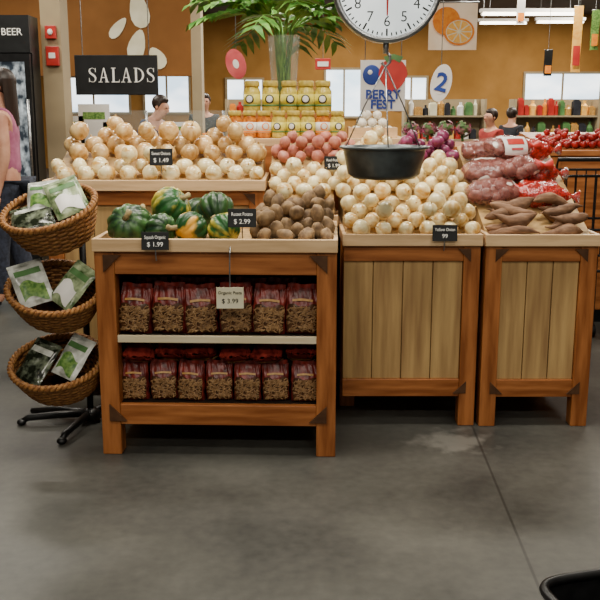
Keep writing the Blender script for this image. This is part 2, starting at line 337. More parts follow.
def pcab(label,x0,x1,y0,y1,T,n,zb0=None,zb1=None,left_post=True):
    t=thing('plank_front_cabinet',label,'cabinet',((x0+x1)/2,y0,0)); w=(x1-x0)/2; d=y1-y0; P=.078
    xl=-w+P if left_post else -w+.0
    for x in(-w+.004,w-P-.004):
        for y in(.006,d-P):
            yy=y if (left_post or x>0 or y>.1) else .3
            MB().box(x,x+P,yy,yy+P,0,T-.056).build('post','post',t,bevel=.004)
    MB().box(xl+.004,w-P-.004,.012,.045,T-.13,T-.056).build('top_rail','rail',t,bevel=.003)
    MB().box(xl+.004,w-P-.004,.012,.045,.147,.233).build('bottom_rail','rail',t,bevel=.003)
    a=xl+.004; L=(w-P-.004-a)/n; mb=MB()
    for i in range(n): mb.box(a+i*L+.002,a+(i+1)*L-.002,.024,.04,.2335,T-.1305)
    mb.box(a,w-P-.004,.0405,.046,.2335,T-.1305)
    mb.build('plank_panel','plank',t,bevel=.002)
    for s in(-1,1): MB().box(s*(w-.035)-.006,s*(w-.035)+.006,.4 if not left_post else P+.01,d-P-.004,.15,T-.06).build('side_panel','plank',t)
    mb=MB().box(-w-.002,w+.002,-.012,.012,T-.055,T)
    mb.box(-w-.002,w+.002,d-.02,d,T-.055,T); mb.box(-w-.002,-w+.016,.0121,d-.0201,T-.055,T); mb.box(w-.016,w+.002,.0121,d-.0201,T-.055,T)
    mb.build('tray_lip','lip',t,bevel=.003)
    if zb0: 
        MB().prismx([(.02,T-.054),(.02,zb0),(d-.03,zb1),(d-.03,T-.054)],-w+.018,w-.018).build('sloped_board','plank',t)
    for x,sx in((w-.05,-1),)+(((-w+.05,1),) if left_post else ()):
        for z,sz in((T-.07,-1),(.165,1)):
            mb=MB(); bracket(mb,x,z,sx,sz,.06,.0015); mb.build('corner_bracket','iron',t)
    return t
MX0,MX1=.2,.848; RX0,RX1=.862,1.392; MY0,MY1=4.15,5.15; BX0=-.172; BY=4.5
def zm(y): return .895+(y-4.17)*.43
def zl(y): return 1.115+(y-4.60)*.39
pcab('plank fronted wooden cabinet heaped with yellow onions beside the open shelf cabinet',MX0,MX1,MY0,MY1,.938,4,zm(MY0+.02),zm(MY1-.03),left_post=False)
pcab('narrow plank fronted wooden cabinet under sweet potatoes and red net bags',RX0,RX1,MY0-.01,MY1,.938,3,zm(MY0+.02),zm(MY1-.03))
pcab('tall wooden cabinet behind the squashes carrying the long heap of tan onions',-1.3,-.178,4.58,MY1,1.155,6,zl(4.6),zl(MY1-.03))
pcab('small wooden bin tucked behind the brown potatoes holding red potatoes',BX0,.19,BY,MY1,.985,2,zm(BY+.02),zm(MY1-.03))
t=thing('stepped_display_stand','wooden stepped stand behind the heaps carrying jars and vase','display stand',(0,5.2,0))
MB().box(-1.25,1.38,.0,.75,0,1.3).build('body','rail',t,bevel=.004)
MB().box(-.46,.62,.0,.75,1.3005,1.343).build('lower_step','lip',t,bevel=.003)
MB().box(-.40,.26,.22,.75,1.3435,1.485).build('upper_step','rail',t,bevel=.003)
# ------------------------------------------------------------ produce
def onion(name,label,mat,group,r=.042,flat=.9,cat='onion'):
    t=thing(name,label,cat,group=group)
    prof=[(0,-.93),(.14,-.93),(.5,-.82),(.82,-.5),(.97,-.12),(1,.1),(.93,.42),(.72,.72),(.46,.88),(.24,.95),(.13,.98),(0,.99)]
    prof=[(a*r,b*r*flat) for a,b in prof]
    MB().lathe(prof,20,mod=lambda a,r_,z:1+.02*sin(5*a)+.015*sin(9*a+1)+.02*sin(2*a)).build('bulb',mat,t,True)
    MB().lathe([(.14*r,.9*r*flat),(.1*r,1.02*r*flat),(.06*r,1.12*r*flat),(.09*r,1.24*r*flat),(0,1.25*r*flat)],8).build('neck','onion_neck' if mat!='redonion' else 'redonion',t,True)
    return t
def potato(name,label,mat,group,r,sh=(1,.85,.8),seed=0,cat='potato'):
    off=Vector((seed*3.7,seed,0))
    fn=lambda d:1+.15*noise.noise(d*1.6+off)+.05*noise.noise(d*4+off)
    o=MB().ell((0,0,0),(r*sh[0],r*sh[1],r*sh[2]),16,11,fn).build(name,mat,None,True)
    return tag(o,label,cat,group)
def slots(x0,x1,y0,y1,zf,r,l2=.3,jit=.1,test=None):
    s=math.atan2(zf(y0+1)-zf(y0),1); n=Vector((0,-sin(s),cos(s))); v=Vector((0,cos(s),sin(s)))
    out=[]; rows=max(1,int((y1-y0)/cos(s)/(1.76*r))); cols=max(1,int((x1-x0)/(2*r))); st=(x1-x0)/cols
    for j in range(rows):
        for i in range(cols):
            x=x0+st*.5+i*st-(st*.25 if j%2 else -st*.25)*.9
            p=Vector((x,y0,zf(y0)))+v*(r*1.0+j*1.76*r)+n*r*.98
            if test and not test(p): continue
            out.append(p+Vector((random.uniform(-1,1)*jit*r*.4,0,0)))
            if random.random()<l2 and 0<j<rows and i<cols-1:
                out.append(p+Vector((st*.5,0,0))+v*(-r*.58)+n*r*1.62)
    return out
def spread(protos,pts,smin=.86,upright=True,tilt=.7):
    n=len(protos); first=set()
    for p in pts:
        k=random.randrange(n); a=protos[k]
        rot=(random.uniform(-tilt,tilt),random.uniform(-tilt,tilt),random.uniform(0,6.28)) if upright else (random.uniform(0,6.28),random.uniform(0,6.28),random.uniform(0,6.28))
        sc=random.uniform(smin,1.0)
        if k not in first:
            first.add(k); a.location=p; a.rotation_euler=rot; a.scale=(sc,)*3
        else: dup(a,p,rot,scale=sc)
    for k in range(n):
        if k not in first:
            for c in list(protos[k].children): bpy.data.objects.remove(c)
            bpy.data.objects.remove(protos[k])
o1=onion('yellow_onion','round pale yellow onion in the long middle heap','onion','yellow onions heaped in the middle',.046,.95)
pts=slots(MX0+.012,MX1-.008,4.172,4.51,zm,.046,.45)
pts+=slots(BX0+.02,MX1-.008,4.515,4.88,zm,.046,.5)
pts+=slots(.31,.5,4.88,5.12,zm,.046,.5)
spread([o1],pts,.78,tilt=1.5)
ps=[potato('red_potato','pinkish red potato heaped at the back behind the yellow onions','redpot','red potatoes behind the onions',.039,(1,.88,.84),i) for i in(1,2)]
spread(ps,slots(BX0+.02,.30,4.89,5.12,zm,.039,.75),upright=False)
o1=onion('red_onion','purple red onion in the group behind the hanging scale pan','redonion','red onions at the back',.04)
spread([o1],slots(.51,.845,4.89,5.12,zm,.04,.75),tilt=.9)
o1=onion('sweet_onion','pale tan onion in the front rows on the tall cabinet','onion','pale onions in the front rows of the tall cabinet',.051,.88)
spread([o1],slots(-1.285,-.19,4.605,4.83,zl,.051,.4),.8,tilt=1.4)
o1=onion('sweet_onion','golden tan onion in the upper rows on the tall cabinet','sweet','tan onions in the upper rows of the tall cabinet',.058,.9)
spread([o1],slots(-1.27,-.2,4.83,5.13,zl,.058,.4,test=lambda p:not(p.y>5.0 and (p.x<-1.15 or p.x>-.3))),.8,tilt=1.4)
ps=[potato('brown_potato','dusty brown round potato in the heap beside the squashes','russet','brown potatoes on the open shelf cabinet',.039,(1.2,.92,.82),i) for i in(3,4,5)]
base=[FC@p for p in slots(SPX+.03,FW-.018,.016,.5,zpot,.039,.6)]
spread(ps,base,.8,upright=False)
def squash(label,mat,lx,ly,r,flat,rot,ribs=10,lift=0):
    p=FC@Vector((lx,ly,FT-.04+r*flat*.98+lift)); t=thing('winter_squash',label,'squash',p,rot,'winter squashes on the open shelf cabinet')
    prof=[(0,-.86),(.2,-.98),(.55,-.86),(.86,-.46),(1,0),(.94,.4),(.7,.78),(.38,.94),(.16,.88),(0,.84)]
    MB().lathe([(a*r,b*r*flat) for a,b in prof],80,mod=lambda a,r_,z:1+.1*abs(cos(ribs/2*a))-.06).build('fruit',mat,t,True)
    MB().tube([(0,0,.78*r*flat),(.01,0,1.0*r*flat),(.03,.01,1.2*r*flat)],[.018,.011,.013],8).build('stem','stem',t,True)
squash('large dark green squash at the left end of the tray','squash_dark',-.39,.145,.096,.82,(.9,-.4,.2))
squash('second dark green squash leaning against the left one','squash_dark',-.245,.11,.07,.95,(1.3,.5,.6))
squash('green squash with yellow patches sitting high behind the tag','squash_yl',-.235,.3,.092,.9,(.9,.3,1.0),lift=.06)
squash('dark green squash with an orange patch above the front price tag','squash_or',-.115,.115,.074,.94,(1.1,.2,2.2))
squash('small yellow green squash at the front beside the brown potatoes','squash_yl',.03,.115,.072,.92,(1.1,-.5,4.0))
squash('dark green squash high at the back nearest the upper tag','squash_dark',-.03,.3,.085,.92,(.8,.4,3),lift=.05)
squash('green and orange squash wedged in the back left corner','squash_or',-.41,.36,.08,.9,(.5,.4,1.7))
squash('green squash at the very back behind the others','squash_dark',-.13,.53,.09,.9,(.3,.2,.7))
def sweetp(seed):
    L=(.125,.105,.115,.095)[seed-1]; rad=(.03,.034,.027,.031)[seed-1]; mb=MB(); pts=[];rr=[]
    for i in range(17):
        u=i/16; x=(u-.5)*2*L; pts.append((x,.02*sin(u*5+seed),.012*cos(u*4+seed))); rr.append(max(.003,rad*(sin(PI*u**(.75 if seed%2 else 1.3))**.9)*(1+.35*noise.noise(Vector((u*5,seed*1.7,0))))))
    mb.tube(pts,rr,12); return tag(mb.build('sweet_potato','sweetpot',None,True),'long tapered reddish brown sweet potato lying on the right cabinet','sweet potato','sweet potatoes along the front of the right cabinet')
sp=[sweetp(1),sweetp(2),sweetp(3),sweetp(4)]; k=0
for lay,ys in enumerate([(4.195,4.262,4.33,4.395),(4.23,4.297,4.362)]):
    for y in ys:
        for i in range(2):
            x=RX0+.15+i*.235+random.uniform(-.02,.02)+lay*.01
            loc=(x,y,zm(y)+.036+lay*.052); rot=(random.uniform(0,6),random.uniform(-.12,.12),random.uniform(-.35,.35)+(.2 if i else -.1))
            if k<4: sp[k].location=loc; sp[k].rotation_euler=rot
            else: dup(sp[random.randrange(4)],loc,rot)
            k+=1
# net bags: a clinging net film over the potatoes it holds
potmesh=[]
for i in range(3):
    o=potato('potato','','bagpot',None,.034,(1.1,.95,.86),20+i); potmesh.append(o.data); bpy.data.objects.remove(o)
def netbag(label,loc,rot,s=1,lab=True,mat='net',seed=0):
    t=thing('net_potato_bag',label,'bag',loc,rot,'red net bags on the right cabinet')
    RX,RY,RZ=.122*s,.076*s,.038*s; cs=[]
    for _ in range(1200):
        p=Vector((random.uniform(-1,1)*RX,random.uniform(-1,1)*RY,random.uniform(-1,1)*RZ))
        if (p.x/RX)**2+(p.y/RY)**2+(p.z/RZ)**2>1.0: continue
        if all((p-c).length>.048 for c in cs): cs.append(p)
    for i,c in enumerate(cs):
        o=bpy.data.objects.new('potato',potmesh[i%3]); COL.objects.link(o); o.parent=t; o.location=c; o.rotation_euler=(random.uniform(0,6),random.uniform(0,6),0)
    ex=(.168*s,.112*s,.072*s); off=Vector((seed*3.1,seed,0))
    def fn(d):
        e=Vector((d.x*ex[0],d.y*ex[1],d.z*ex[2])); L=e.length; u=e/L; best=(.93+.08*noise.noise(d*3+off)+.03*noise.noise(d*9+off))*L
        for c in cs:
            b=u.dot(c); q=.039**2-(c.length_squared-b*b)
            if q>0: best=max(best,b+math.sqrt(q))
        return best/L
    MB().ell((0,0,0),ex,64,36,fn).build('net_film',mat,t,True)
    MB().lathe([(.04,-.03),(.016,.01),(.01,.02),(.034,.055),(.001,.057)],12,mat=Matrix.Translation((.155*s,0,0))@Matrix.Rotation(PI/2,4,'Y')).build('tied_end',mat if mat=='netred' else 'inkred',t,True)
    if lab:
        def f(u,v):
            a=(u-.5)*1.3; x=(v-.5)*.16; k=math.sqrt(1-(x/.18)**2); return (x*s,-sin(a+.9)*.122*s*k,cos(a+.9)*.09*s*k)
        MB().surf(f,10,6).build('paper_label','white',t,True)
        MB().surf(lambda u,v:tuple(Vector(f(.15+.3*u,.15+.7*v))*1.02),6,6).build('label_print','inkred',t,True)
        MB().surf(lambda u,v:tuple(Vector(f(.62+.1*u,.25+.5*v))*1.02),6,6).build('label_print','pinkred',t,True)
    return t
NB=[(494,4.50,'front left purple brown net bag of potatoes above the sweet potatoes',.92,False,0,'net'),(541,4.49,'front right bright red net bag above the sweet potatoes',.86,False,0,'netred'),
 (489,4.70,'middle row purple brown net bag nearest the yellow onions',.95,False,0,'net'),(532,4.69,'middle row bright red net bag of potatoes at the right end',.88,False,0.01,'netred'),
 (486,4.93,'rear purple brown net bag beside the purple onions',.9,False,0,'net'),(524,4.93,'rear net bag at the right back corner',.88,False,0,'netred'),(506,4.82,'top net bag with a white and red printed label',.85,True,.075,'net'),(520,4.60,'dark net bag lying on top of the front two',.68,False,.09,'net')]
for i,(px,Y,l,s,lab,up,mt) in enumerate(NB):
    p=W(px,180,Y); netbag(l,(p.x,Y,zm(Y)+.07*s+up),(R(22),random.uniform(-.12,.12),random.uniform(-.4,.4)),s,lab,mt,i)
t=thing('garlic_crate','shallow pale wooden crate of garlic on the back stand','crate',(.42,5.36,1.3435))
MB().box(-.14,.14,-.1,.1,0,.012).box(-.14,.14,-.1,-.088,.0121,.06).box(-.14,.14,.088,.1,.0121,.06).box(-.14,-.128,-.0879,.0879,.0121,.06).box(.128,.14,-.0879,.0879,.0121,.06).build('box','lip',t)
g1=onion('garlic_bulb','white garlic bulb piled in the crate behind the scale','garlic','garlic bulbs in the crate',.03,.95,'garlic')
gp=[]
for lay,(nx,ny) in enumerate([(4,3),(3,2),(2,1)]):
    for i in range(nx):
        for j in range(ny): gp.append(Vector((.42+(i-(nx-1)/2)*.061,5.36+(j-(ny-1)/2)*.058,1.357+.028+lay*.043)))
spread([g1],gp,.92,tilt=.5)
# ------------------------------------------------------------ pasta bags
def pbag():
    t=thing('pasta_bag','','bag'); h=.192
    def dims(v): 
        w=.07*(1-.05*v**3); d=.044*(min(1,v*7+.35))**.5*(1-max(0,(v-.55)/.45)**1.4*.95); return w,d
    def f(u,v):
        a=2*PI*u; w,d=dims(v); c,s=cos(a),sin(a); e=.75; q=.005*noise.noise(Vector((cos(a)*2.5,sin(a)*2.5,v*7)))
        return ((w+q)*math.copysign(abs(c)**e,c)*(1+.025*sin(20*v+3*a)),(d+q)*math.copysign(abs(s)**e,s)+.004*sin(14*a+9*v)*v,v*h)
    mb=MB().surf(f,56,26,True); mb.add([f(i/56,0) for i in range(56)],[tuple(range(56))]); mb.build('pouch','bagred',t,True)
    def fr(x,z,o=0):
        v=z/h; w,d=dims(v); k=min(.99,abs(x/w)); return (x,-(d*(1-k**2.8)**.35)-.0045-o,z)
    MB().surf(lambda u,v:fr((u-.5)*(.13-.02*abs(v-.5)),.01+v*(.112+.008*sin(u*9))),14,10).build('window','bagwin',t,True)
    mb=MB()
    for i in range(190):
        x=random.uniform(-.058,.058); z=random.uniform(.016,.117); p=Vector(fr(x,z,.0)); an=random.gauss(.5,.6); dv=Vector((cos(an),0,sin(an)))*.0095
        mb.tube([p-dv,p-dv*.3+Vector((0,-.001,.001)),p+dv*.3-Vector((0,0,.001)),p+dv],.0026,5)
    c=mb.build('pasta','pasta',t,True); c['kind']='stuff'
    MB().surf(lambda u,v:fr((u-.5)*.085,.138+v*.009+.004*sin(PI*u),.0005),8,2).build('gold_band','baggold',t,True)
    MB().surf(lambda u,v:((u-.5)*.128,.006*sin(u*13)+.0015*(v-.5),h-.006+v*.022+.003*sin(u*9)),20,2).build('top_seal','bagred',t)
    return t
pb=pbag(); cnt=0
def putbag(lx,ly,z,label,group,s=1,lie=False):
    global cnt
    p=FC@Vector((lx,ly,z)); rot=(random.uniform(-.05,.02),random.uniform(-.05,.05),R(-2)+random.uniform(-.12,.12))
    if lie: rot=(PI/2+random.uniform(-.08,.08),random.uniform(-.1,.1),random.uniform(-.12,.12))
    if cnt==0: o=pb; o.location=p; o.rotation_euler=rot; o.scale=(s,)*3; o['label']=label; o['group']=group
    else: dup(pb,p,rot,label,group,s)
    cnt+=1
fx=lambda px:(px-218.5)*.00436
for i,px in enumerate([135,169,202,236,269,302]): putbag(fx(px),.086+(i%2)*.012,.5445,ORD[i]+(' red bag of pasta in the upper shelf front row' if i==0 else ' red pasta bag from the left on the upper shelf'),'pasta bags on the upper shelf',random.uniform(1.02,1.07))
for i,px in enumerate([142,176,210,244,278]): putbag(fx(px)+.02,.2,.5435,'red pasta bag half hidden in the rear row of the upper shelf','rear pasta bags on the upper shelf',1.08)
for i,px in enumerate([132,161,189,218,247,276,305]): putbag(fx(px),.096+(i%2)*.012,.2345,ORD[i]+(' red bag of pasta in the bottom shelf front row' if i==0 else ' red pasta bag from the left on the bottom shelf'),'pasta bags on the bottom shelf',.86)
for i,px in enumerate([134,167,200,234,268,302]): putbag(fx(px),.235+random.uniform(-.02,.02),.4455,ORD[i]+(' red bag lying on top of the bottom shelf front row' if i==0 else ' red bag from the left lying on the bottom shelf row'),'pasta bags lying on the bottom shelf row',1.0,True)
# ------------------------------------------------------------ price cards
def pricetag(label,px,py,Y,w,h,l1,l2,mat='cardblack',ink='lettering',rz=0):
    p=W(px,py,Y); t=thing('price_tag',label,'price tag',p,(R(-8),0,rz),'price cards on the produce')
    MB().box(-w/2,w/2,0,.004,-h/2,h/2).build('card',mat,t,bevel=.001)
    MB().tube([(0,.006,h/2-.01),(0,.012,-h/2-.02),(0,.03,-h/2-.045)],.003,6).build('clip','steel',t)
    text(l1,h*.27,ink,t,(0,-.0015,h*.2),sx=min(1,w*.9/(len(l1)*h*.27*.52)))
    text(l2,h*.36,ink,t,(0,-.0015,-h*.2))
pricetag('black price card clipped to the front lip under the squashes',155,241,3.73,.115,.075,'Squash Organic','$ 1.99')
pricetag('black price card standing between squashes and brown potatoes',242,218,3.78,.12,.078,'Russet Potato','$ 2.99')
pricetag('black price card stuck in the tan onions on the tall cabinet',161,157,4.57,.115,.085,'Sweet Onions','$ 1.49')
pricetag('black price card on the lip of the yellow onion cabinet',445,233,4.12,.115,.075,'Yellow Onion','99')
pricetag('black price card between the red potatoes and the scale pan',334,163,4.68,.1,.07,'Red Potato','$ 1.99')
p=W(230,298,3.70); t=thing('price_tag','cream price card hanging in front of the upper shelf bags','price tag',p,(0,0,0),'price cards on the produce')
MB().box(-.057,.057,0,.003,-.045,.045).build('card','cardcream',t); MB().tube([(0,.004,.04),(0,.006,.12),(0,.022,.19),(0,.045,.21)],.003,6).build('clip','steel',t)
text('Organic Pasta',.018,'inkblack',t,(0,-.001,.022)); text('$ 3.99',.028,'inkblack',t,(0,-.001,-.014))
# ------------------------------------------------------------ hanging scale
SY=4.0; dc=W(387,-13,SY); pb_=W(384,178,SY); pt=W(384,146,SY); cx=W(384,160,SY).x
t=thing('hanging_scale','round white dial hanging scale with a dark pan over the onions','scale',(cx,SY,0)); dx=dc.x-cx; rd=.222
ry=Matrix.Translation((dx,0,dc.z))@Matrix.Rotation(PI/2,4,'X')
MB().lathe([(0,-.05),(rd,-.05),(rd+.008,-.03),(rd+.008,.035),(rd-.012,.04),(rd-.014,.03),(0,.03)],56,mat=ry).build('dial_case','steel',t,True)
d=MB().lathe([(0,.031),(rd-.016,.031)],56,mat=ry).build('dial_face','dial',t)
mb=MB()
for k in range(60):
    a=2*PI*k/60; L=.03 if k%5==0 else .014; wd=.003 if k%5 else .004
    mb.add([(-wd,0,rd-.02-L),(wd,0,rd-.02-L),(wd,0,rd-.02),(-wd,0,rd-.02)],[(0,1,2,3)],Matrix.Translation((dx,-.0325,dc.z))@Matrix.Rotation(a,4,'Y'))
mb.build('tick_marks','inkblack',t)
for k in range(12):
    a=2*PI*k/12; text(str(k) if k else '0',.062,'inkblack',t,(dx+sin(a)*(rd-.078),-.0325,dc.z+cos(a)*(rd-.078)),name='numeral',ext=.0004)
MB().prism([(-.003,-.12),(.003,-.12),(.007,.03),(-.007,.03)],-.038,-.036,Matrix.Translation((dx,0,dc.z))).build('pointer','inkred',t)
zt=pt.z; zb=pb_.z; hk=dc.z-rd-.11
MB().tube([(dx,0,dc.z-rd+.01),(dx,0,dc.z-rd-.05)],.013,10).tube([(dx,0,dc.z-rd-.04),(dx+.018,0,dc.z-rd-.06),(dx+.02,0,dc.z-rd-.085),(dx,0,dc.z-rd-.105),(dx-.018,0,dc.z-rd-.088)],.006,8).build('hook','steel',t,True)
rp_=.185
for a in(R(25),R(155),R(270)):
    MB().tube([(dx,0,hk+.005),((dx+cos(a)*rp_)*.5,sin(a)*rp_*.5,(hk+zt)/2+.01),(cos(a)*(rp_-.004),sin(a)*(rp_-.004),zt-.005)],.003,6).build('hanger_wire','steel',t,True)
prof=[(0,zb),(rp_*.72,zb),(rp_*.86,zb+.02),(rp_*.97,zt-.02),(rp_,zt-.012),(rp_+.012,zt-.01),(rp_+.012,zt),(rp_-.004,zt),(rp_*.94,zt-.02),(rp_*.82,zb+.028),(0,zb+.01)]
MB().lathe(prof,48).build('pan','pan',t,True)
MB().tube([(dx,0,dc.z+rd),(dx,0,CEIL-.0)],.012,10).build('hanging_rod','steel',t,True)
# ------------------------------------------------------------ jars, vase, plant
def jar(red):
    t=thing('preserve_jar','','jar')
    MB().lathe([(0,0),(.038,0),(.0425,.008),(.0425,.102),(.033,.122),(.033,.13),(0,.13)],24).build('glass_body','jarred' if red else 'jar',t,True)
    MB().lathe([(.0432,.03),(.0432,.09)],24).build('paper_label','white' if red else 'jarlabel',t,True)
    MB().lathe([(.0436,.032),(.0436,.04)],24).build('label_band','orange' if red else 'packgreen',t,True)
    MB().ell((0,-.043,.066),(.022,.004,.022),14,8).build('label_emblem','orange' if red else 'inkblack',t,True)
    MB().ell((0,-.0465,.066),(.016,.002,.016),12,8).build('emblem_centre','white',t,True)
    MB().lathe([(0,.126),(.037,.126),(.038,.13),(.038,.15),(.034,.155),(0,.155)],24).build('lid','lid',t,True)
    return t
ja,jb=jar(0),jar(1); us=[0,0]
def putjar(k,x,y,z,label,g,s=1):
    a=(ja,jb)[k]; rot=(0,0,random.uniform(-.25,.25))
    if not us[k]: us[k]=1; a.location=(x,y,z); a.rotation_euler=rot; a['label']=label; a['group']=g; a.scale=(s,)*3
    else: dup(a,(x,y,z),rot,label,g,s)
for i,px in enumerate([235,249.6,264.2,278.8,293.4,308,322.6,337.2]):
    putjar(1 if i in(0,1,2,6) else 0,W(px,130,5.3).x,5.3,1.3435,ORD[i]+(' labelled jar in the lower jar row' if i==0 else ' jar from the left in the lower jar row'),'jars in the lower row')
for i,px in enumerate([252,270.5,289,306,323]):
    putjar(0,W(px,100,5.48).x,5.48,1.4855,ORD[i]+(' labelled jar in the upper jar row' if i==0 else ' jar from the left in the upper jar row'),'jars in the upper row',1.2)
vx=W(284,60,5.72).x
t=thing('glass_vase','tall clear glass vase standing behind the jars','vase',(vx,5.72,1.4855))
MB().lathe([(0,0),(.085,0),(.088,.01),(.08,.2),(.1,.46),(.095,.46),(.075,.2),(.08,.015),(0,.012)],32).build('glass','glass',t,True)
t=thing('foliage_arrangement','arrangement of big green fingered leaves standing in the glass vase','plant',(vx,5.72,1.4855))
random.seed(21)
for i in range(30):
    sh=i>=20
    az=2*PI*i/(10 if sh else 20)+random.uniform(-.2,.2); ln=random.uniform(.24,.36) if sh else random.uniform(.42,.6); el=random.uniform(.6,1.8) if sh else random.uniform(.35,1.3); d=Vector((cos(az),sin(az)*.8,0))
    p0=Vector((random.uniform(-.03,.03),random.uniform(-.03,.03),.03)); p1=Vector((d.x*.06,d.y*.06,.5)); pts=[p0,p0.lerp(p1,.5),p1]
    for k in range(1,15):
        u=k/14; pts.append(p1+d*ln*u+Vector((0,0,(el*ln*u-ln*.75*u*u*(.6+el*.4)))))
    fr=MB(); fr.tube(pts,[.007]*3+[.006-.0003*k for k in range(14)],6); st=fr.build('stem','leaf',t,True)
    lf=MB(); side=Vector((-sin(az),cos(az),0))
    for k in range(6,17,2) if sh else range(5,17,2):
        q=pts[k]; fw=(q-pts[k-1]).normalized(); u=(k-5)/11; L=(.13 if sh else .18)*sin(PI*(.22+.68*u))+.03
        for s in(-1,1):
            tip=q+(side*s*.85+fw*.75).normalized()*L+Vector((0,0,-.3*L)); mid=q.lerp(tip,.55)+Vector((0,0,.018)); wv=fw*.03
            lf.add([q-wv*.6,q+wv*.6,mid+wv,mid-wv,tip],[(0,1,2,3),(3,2,4)])
    lf.build('leaf_blade','leaf',st,True)
random.seed(5)
# ------------------------------------------------------------ wicker baskets and stand
def basket(label,loc,rot,s=1):
    t=thing('wicker_basket',label,'basket',loc,rot,'wicker baskets on the black stand'); H=.175
    ax=lambda q:.135+.067*q**.7; bx_=lambda q:.105+.06*q**.7
    mb=MB(); n=112
    for k in range(14):
        q=k/13; z=.008+q*(H-.02)
        mb.tube([((ax(q)+.004*cos(14*2*PI*i/n*1.0+k*PI))*cos(2*PI*i/n),(bx_(q)+.004*cos(14*2*PI*i/n+k*PI))*sin(2*PI*i/n),z) for i in range(n)],.0072,6,True)
    mb.build('weave','wicker',t,True)
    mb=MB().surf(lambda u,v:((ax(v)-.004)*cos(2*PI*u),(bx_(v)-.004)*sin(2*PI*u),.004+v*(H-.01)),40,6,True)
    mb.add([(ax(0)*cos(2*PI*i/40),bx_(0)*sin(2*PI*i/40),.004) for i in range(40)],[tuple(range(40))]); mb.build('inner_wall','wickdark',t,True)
    mb=MB()
    for ph in(0,PI): mb.tube([((ax(1)+.008*cos(26*2*PI*i/200+ph))*cos(2*PI*i/200),(bx_(1)+.008*cos(26*2*PI*i/200+ph))*sin(2*PI*i/200),H+.008*sin(26*2*PI*i/200+ph)) for i in range(200)],.0095,6,True)
    mb.build('braided_rim','wicker',t,True)
    return Matrix.Translation(loc)@Euler(rot).to_matrix().to_4x4()
B=[basket('top wicker basket of the stand holding salad packets',W(61,241,3.96),(R(26),R(-13),R(8))),
   basket('middle wicker basket of the stand with white leafy pouches',W(60,316,3.96),(R(32),R(5),R(-4))),
   basket('lowest wicker basket of the stand near the floor',W(65,388,3.96),(R(30),R(-5),R(4)))]
def pouch(label,bm,lx,ly,lz,rx,rz,mat,w=.075,h=.1,prt=True):
    m=bm@Matrix.Translation((lx,ly,lz))@Euler((rx,0,rz)).to_matrix().to_4x4()
    t=thing('salad_pouch',label,'pouch',m.translation,m.to_euler(),'packets in the wicker baskets')
    def f(u,v,s=1,o=0):
        x=(u-.5)*2; z=(v-.5)*2; th=.016*max(0,(1-x**4))**.6*max(0,(1-z**4))**.6
        return (x*w,s*(th+o)+.003*sin(3*x+2*z)+.002*sin(7*x-5*z)*(1-z*z),z*h)
    MB().surf(lambda u,v:f(u,v,-1),14,16).surf(lambda u,v:f(u,v,1),14,16).build('film',mat,t,True)
    if prt: MB().surf(lambda u,v:f(.15+.7*u,.12+.4*v+.08*sin(5*u),-1,.0015),12,8).build('leaf_print','leafprint' if mat!='pouch_g' else 'white',t,True)
    MB().surf(lambda u,v:f(.12+.76*u,.72+.14*v,-1,.0016),10,4).build('title_band','packgreen' if mat!='pouch_d' else 'pouch_w',t,True)
    MB().box(-w,w,-.0015,.0015,h-.002,h+.012).build('top_seal',mat,t)
pouch('green and white leafy packet standing at the right of the top basket',B[0],.085,.03,.185,-1.1,.25,'pouch_g',.075,.09)
pouch('dark leafy packet lying low at the left of the top basket',B[0],-.075,-.02,.155,-1.35,.1,'pouch_d',.09,.075,False)
pouch('pale packet lying at the back of the top basket',B[0],-.02,.08,.19,-1.15,-.2,'pouch_w',.07,.07)
pouch('white pouch leaning at the left of the middle basket',B[1],-.1,-.0,.18,-1.15,.6,'pouch_w',.075,.1)
pouch('green leafy pouch leaning at the right of the middle basket',B[1],.08,.01,.185,-1.1,-.6,'pouch_g',.07,.1)
pouch('dark leafy pouch at the left of the lowest basket',B[2],-.085,0,.177,-1.2,-.6,'pouch_d',.072,.1,False)
pouch('white leafy pouch at the right of the lowest basket',B[2],.075,0,.185,-1.15,-.65,'pouch_w',.066,.095)
hx,hy=-1.03,4.22
t=thing('basket_stand','black metal floor stand carrying the three wicker baskets','stand',(hx,hy,0))
MB().tube([(0,0,.04),(0,0,1.15)],.016,12).build('pole','black',t,True)
MB().lathe([(0,.02),(.05,.02),(.05,.05),(.025,.07),(0,.07)],20).build('hub','black',t,True)
for px,py in((22,425),(62,444)):
    f=FL(px,py); v=Vector((f.x-hx,f.y-hy,0)); L=MB().tube([(0,0,.045),v*.5+Vector((0,0,.043)),v*.9+Vector((0,0,.036)),v+Vector((0,0,.02))],[.02,.018,.016,.012],10).build('foot_leg','black',t,True)
    MB().ell(v+Vector((0,0,.016)),(.024,.024,.016),12,8).build('foot_pad','black',L,True)
for v in(Vector((.1,.22,0)),Vector((-.32,.1,0))):
    MB().tube([(0,0,.045),v*.5+Vector((0,0,.043)),v+Vector((0,0,.02))],[.02,.018,.014],10).build('foot_leg','black',t,True)
for bm in B:
    c=bm@Vector((0,.12,.03)); MB().tube([(0,0,c.z),((c.x-hx),(c.y-hy),c.z)],.009,8).build('basket_arm','black',t,True)
